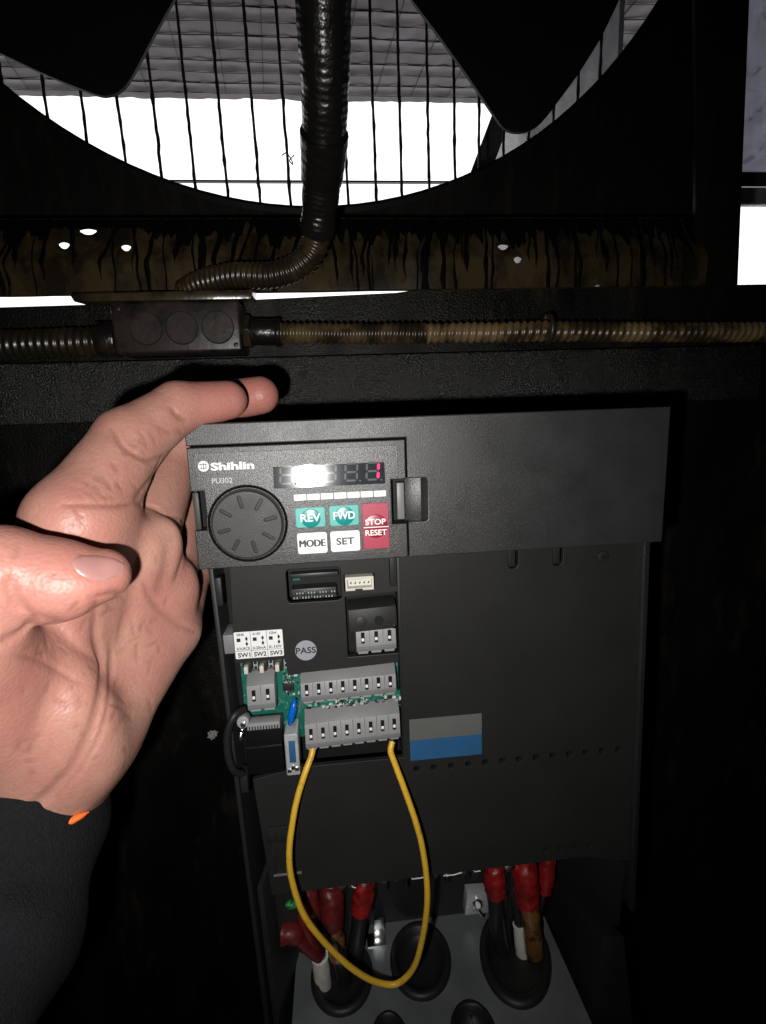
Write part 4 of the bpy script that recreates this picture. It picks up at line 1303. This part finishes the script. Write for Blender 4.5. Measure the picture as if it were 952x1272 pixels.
def build_hand():
    lo = np.array([-125.0, -95.0, -225.0]); hi = np.array([50.0, 85.0, 28.0])
    vs = 0.58
    n = np.ceil((hi - lo) / vs).astype(int)
    n = ((n + 3) // 4) * 4
    cvs = vs * 4
    nc = n // 4
    ax = [lo[i] + (np.arange(nc[i]) + 0.5) * cvs - vs / 2 for i in range(3)]
    G = np.stack(np.meshgrid(*ax, indexing='ij'), -1).reshape(-1, 3)
    dc = hand_sdf(G).reshape(nc)
    full = np.repeat(np.repeat(np.repeat(dc, 4, 0), 4, 1), 4, 2).astype(np.float32)
    mask = np.abs(full) < 5.5
    ii = np.argwhere(mask)
    P = lo + ii * vs
    d = np.empty(len(P))
    for s in range(0, len(P), 400000):
        d[s:s + 400000] = hand_sdf(P[s:s + 400000])
    # creases sink into the surface
    cp = np.array([c[0] for c in crease_pts])
    add = np.zeros(len(P))
    near = np.abs(d) < 2.5
    idx = np.where(near)[0]
    cell = 4.0
    from collections import defaultdict
    hsh = defaultdict(list)
    for k, c in enumerate(cp):
        hsh[tuple(np.floor(c / cell).astype(int))].append(k)
    pk = np.floor(P[idx] / cell).astype(int)
    order = defaultdict(list)
    uniq, inv = np.unique(pk, axis=0, return_inverse=True)
    inv = inv.ravel()
    srt = np.argsort(inv, kind='stable')
    bounds = np.searchsorted(inv[srt], np.arange(len(uniq) + 1))
    for u, key in enumerate(uniq):
        ks = []
        for a in (-1, 0, 1):
            for b in (-1, 0, 1):
                for c in (-1, 0, 1):
                    ks += hsh.get((key[0] + a, key[1] + b, key[2] + c), [])
        if not ks: continue
        pid = idx[srt[bounds[u]:bounds[u + 1]]]
        best = np.zeros(len(pid))
        for k in ks:
            c, dep, wid = crease_pts[k]
            dd = ((P[pid] - c) ** 2).sum(1)
            best = np.maximum(best, dep * np.exp(-dd / (wid * wid)))
        add[pid] = best
    d = d + add
    arr = np.where(full > 0, 6.0, -6.0).astype(np.float32)
    arr[ii[:, 0], ii[:, 1], ii[:, 2]] = d
    import openvdb
    gr = openvdb.FloatGrid(6.0)
    gr.copyFromArray(arr)
    pts, quads = gr.convertToQuads(isovalue=0.0)[:2]
    pts = lo + np.asarray(pts, float) * vs
    me = bpy.data.meshes.new('hand')
    quads = np.asarray(quads)
    me.from_pydata((pts * S).tolist(), [], quads[:, ::-1].tolist())
    me.update()
    # smooth a little and keep the largest piece
    bm = bmesh.new(); bm.from_mesh(me)
    for _ in range(2):
        bmesh.ops.smooth_vert(bm, verts=bm.verts, factor=0.4, use_axis_x=True, use_axis_y=True, use_axis_z=True)
    bmesh.ops.recalc_face_normals(bm, faces=bm.faces[:])
    bm.to_mesh(me); bm.free()
    co = np.empty(len(me.vertices) * 3); me.vertices.foreach_get('co', co)
    co = co.reshape(-1, 3) / S
    # flush and crease attributes
    fl_ = np.zeros(len(co))
    for c, r, s in ((IDX[3], 22, .75), (MID[3], 20, .95), (THB[4], 26, .65), (THB[3], 22, .55), (J(66, 755, -66, 0), 16, .5), (J(110, 665, -52, 0), 24, .35),
                    (J(20, 850, -62, 0), 34, .45), (J(30, 800, -60, 0), 20, .3), (IDX[1], 18, .25), (J(225, 770, -25, 0), 22, .45)):
        fl_ = np.maximum(fl_, s * np.exp(-((co - c[:3]) ** 2).sum(1) / (r * r)))
    a = me.attributes.new('flush', 'FLOAT', 'POINT'); a.data.foreach_set('value', fl_.astype(np.float32))
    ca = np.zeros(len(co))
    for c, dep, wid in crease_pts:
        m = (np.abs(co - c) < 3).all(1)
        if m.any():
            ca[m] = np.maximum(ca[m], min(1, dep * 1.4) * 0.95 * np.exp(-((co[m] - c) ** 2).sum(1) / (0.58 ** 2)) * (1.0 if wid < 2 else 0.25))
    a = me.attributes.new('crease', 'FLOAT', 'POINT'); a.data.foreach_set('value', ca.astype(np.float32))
    return me


person = empty('person', tuple(at(0, 1200, -40)), 'bare left hand in a dark sleeve, fingers hooked over the top corner of the drive', 'person')
hm = build_hand()
bvh = None
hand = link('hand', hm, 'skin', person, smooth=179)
bm = bmesh.new(); bm.from_mesh(hm)
bvh = BVHTree.FromBMesh(bm)
rl = root_loc(person)
# thumb nail laid onto the thumb
o3 = Vector(CAMC) * S
def on_hand(px, py):
    d = Vector(CAMR.T @ np.array([(px - IW / 2) / FPX, (py - IH / 2) / FPX, 1.0])).normalized()
    h = bvh.ray_cast(o3 - rl, d)
    return h
def quadpt(u, v):
    # u along the nail from root (0) to free edge (1), v across from upper to lower side
    top = spline([(92, 688), (118, 689.5), (142, 693), (156, 699)], 20)
    bot = spline([(85, 706), (104, 718), (128, 722.5), (152, 714)], 20)
    k = u * 20; i = min(int(k), 19); f_ = k - i
    a = top[i] * (1 - f_) + top[i + 1] * f_; b = bot[i] * (1 - f_) + bot[i + 1] * f_
    return a * (1 - v) + b * v
nb = bmesh.new()
NU, NV = 22, 16
gv = []
ok = True
for i in range(NU + 1):
    row = []
    for j in range(NV + 1):
        ss, tt = 2 * i / NU - 1, 2 * j / NV - 1
        us = ss * math.sqrt(1 - 0.5 * tt * tt); vv = tt * math.sqrt(1 - 0.5 * ss * ss)
        us = ss + (us - ss) * 0.75; vv = tt + (vv - tt) * 0.75
        p = quadpt((us + 1) / 2, (vv + 1) / 2)
        h = on_hand(p[0], p[1])
        if h[0] is None:
            row.append(None); continue
        e = min(i, j, NV - j) / 2.0
        lift = (0.15 + 0.35 * min(1, e)) if i < NU else 0.5
        row.append(nb.verts.new(h[0] + h[1] * lift * S))
    gv.append(row)
for i in range(NU):
    for j in range(NV):
        q4 = [gv[i][j], gv[i + 1][j], gv[i + 1][j + 1], gv[i][j + 1]]
        if all(q4): nb.faces.new(q4)
for _ in range(3):
    bmesh.ops.smooth_vert(nb, verts=nb.verts, factor=0.5, use_axis_x=True, use_axis_y=True, use_axis_z=True)
nme = bpy.data.meshes.new('thumbnail')
bmesh.ops.recalc_face_normals(nb, faces=nb.faces[:])
nb.to_mesh(nme); nb.free()
nme.materials.append(MATS['nail']); nme.shade_smooth()
nail = bpy.data.objects.new('thumbnail', nme); COL.objects.link(nail); nail.parent = hand

# sleeve: a thick cloth tube with a turned cuff
def sleeve():
    cpts = [at(-10, 1003, -36), at(-2, 1050, -45), at(-30, 1130, -58), at(-66, 1205, -70), at(-130, 1320, -86)]
    path = spline(cpts, 60)
    bm = bmesh.new()
    def rad(i, s, a):
        base = 31 - 0.05 * s
        fold = 2.0 * math.sin(s * .16 + 2.2 * math.cos(a + 1)) * min(1, s / 25) + 2.2 * noise.noise((s * .07, math.cos(a) * 1.2, math.sin(a) * 1.2)) + 2.2 * noise.noise((s * .03 + 4, math.cos(a) * .8, math.sin(a) * .8 + 2))
        cuff = 1.3 * math.exp(-((s - 3) / 4) ** 2) - 1.1 * math.exp(-((s - 9) / 1.6) ** 2) + 0.8 * math.exp(-((s - 13) / 3) ** 2)
        fine = 0.15 * noise.noise((s * .9, a * 14, 3))
        return base + fold + cuff + fine
    tube_bm(path, rad, 96, False, bm)
    tube_bm(path, lambda i, s, a: rad(i, s, a) - 2.4, 96, False, bm)
    bm.verts.ensure_lookup_table()
    bm.verts.index_update()
    n = 96 * len(path)
    for k in range(96):
        bm.faces.new((bm.verts[k], bm.verts[(k + 1) % 96], bm.verts[n + (k + 1) % 96], bm.verts[n + k]))
    c0 = path[0]
    for v in bm.verts:                                 # the cuff sits lower on the near, left side
        i = (v.index % n) // 96
        if i < 14:
            v.co.z -= (1 - i / 14) * 7.5 * S * max(0, 1 - (v.co.x / S - c0[0]) / 31)
    me = bm_mesh(bm, 'sleeve')
    o = link('sleeve', me, 'sleeve_cloth', person, smooth=179)
    return o
slv = sleeve()
lp = []
for q_ in ((66, 1029), (76, 1023), (88, 1016.5), (99, 1011), (109, 1006)):
    h = on_hand(*q_)
    if h[0] is not None:
        lp.append(np.array((h[0] + h[1] * 0.0008 + rl) / S))
tube('cuff_lining', 'cuff_orange', slv, lp, lambda i, s, a: 1.15 * math.sin(PI * min(0.97, max(0.04, i / 20))) ** 0.7 * (1 + .15 * noise.noise((s * .5, a, 1))), seg=12, n=20)
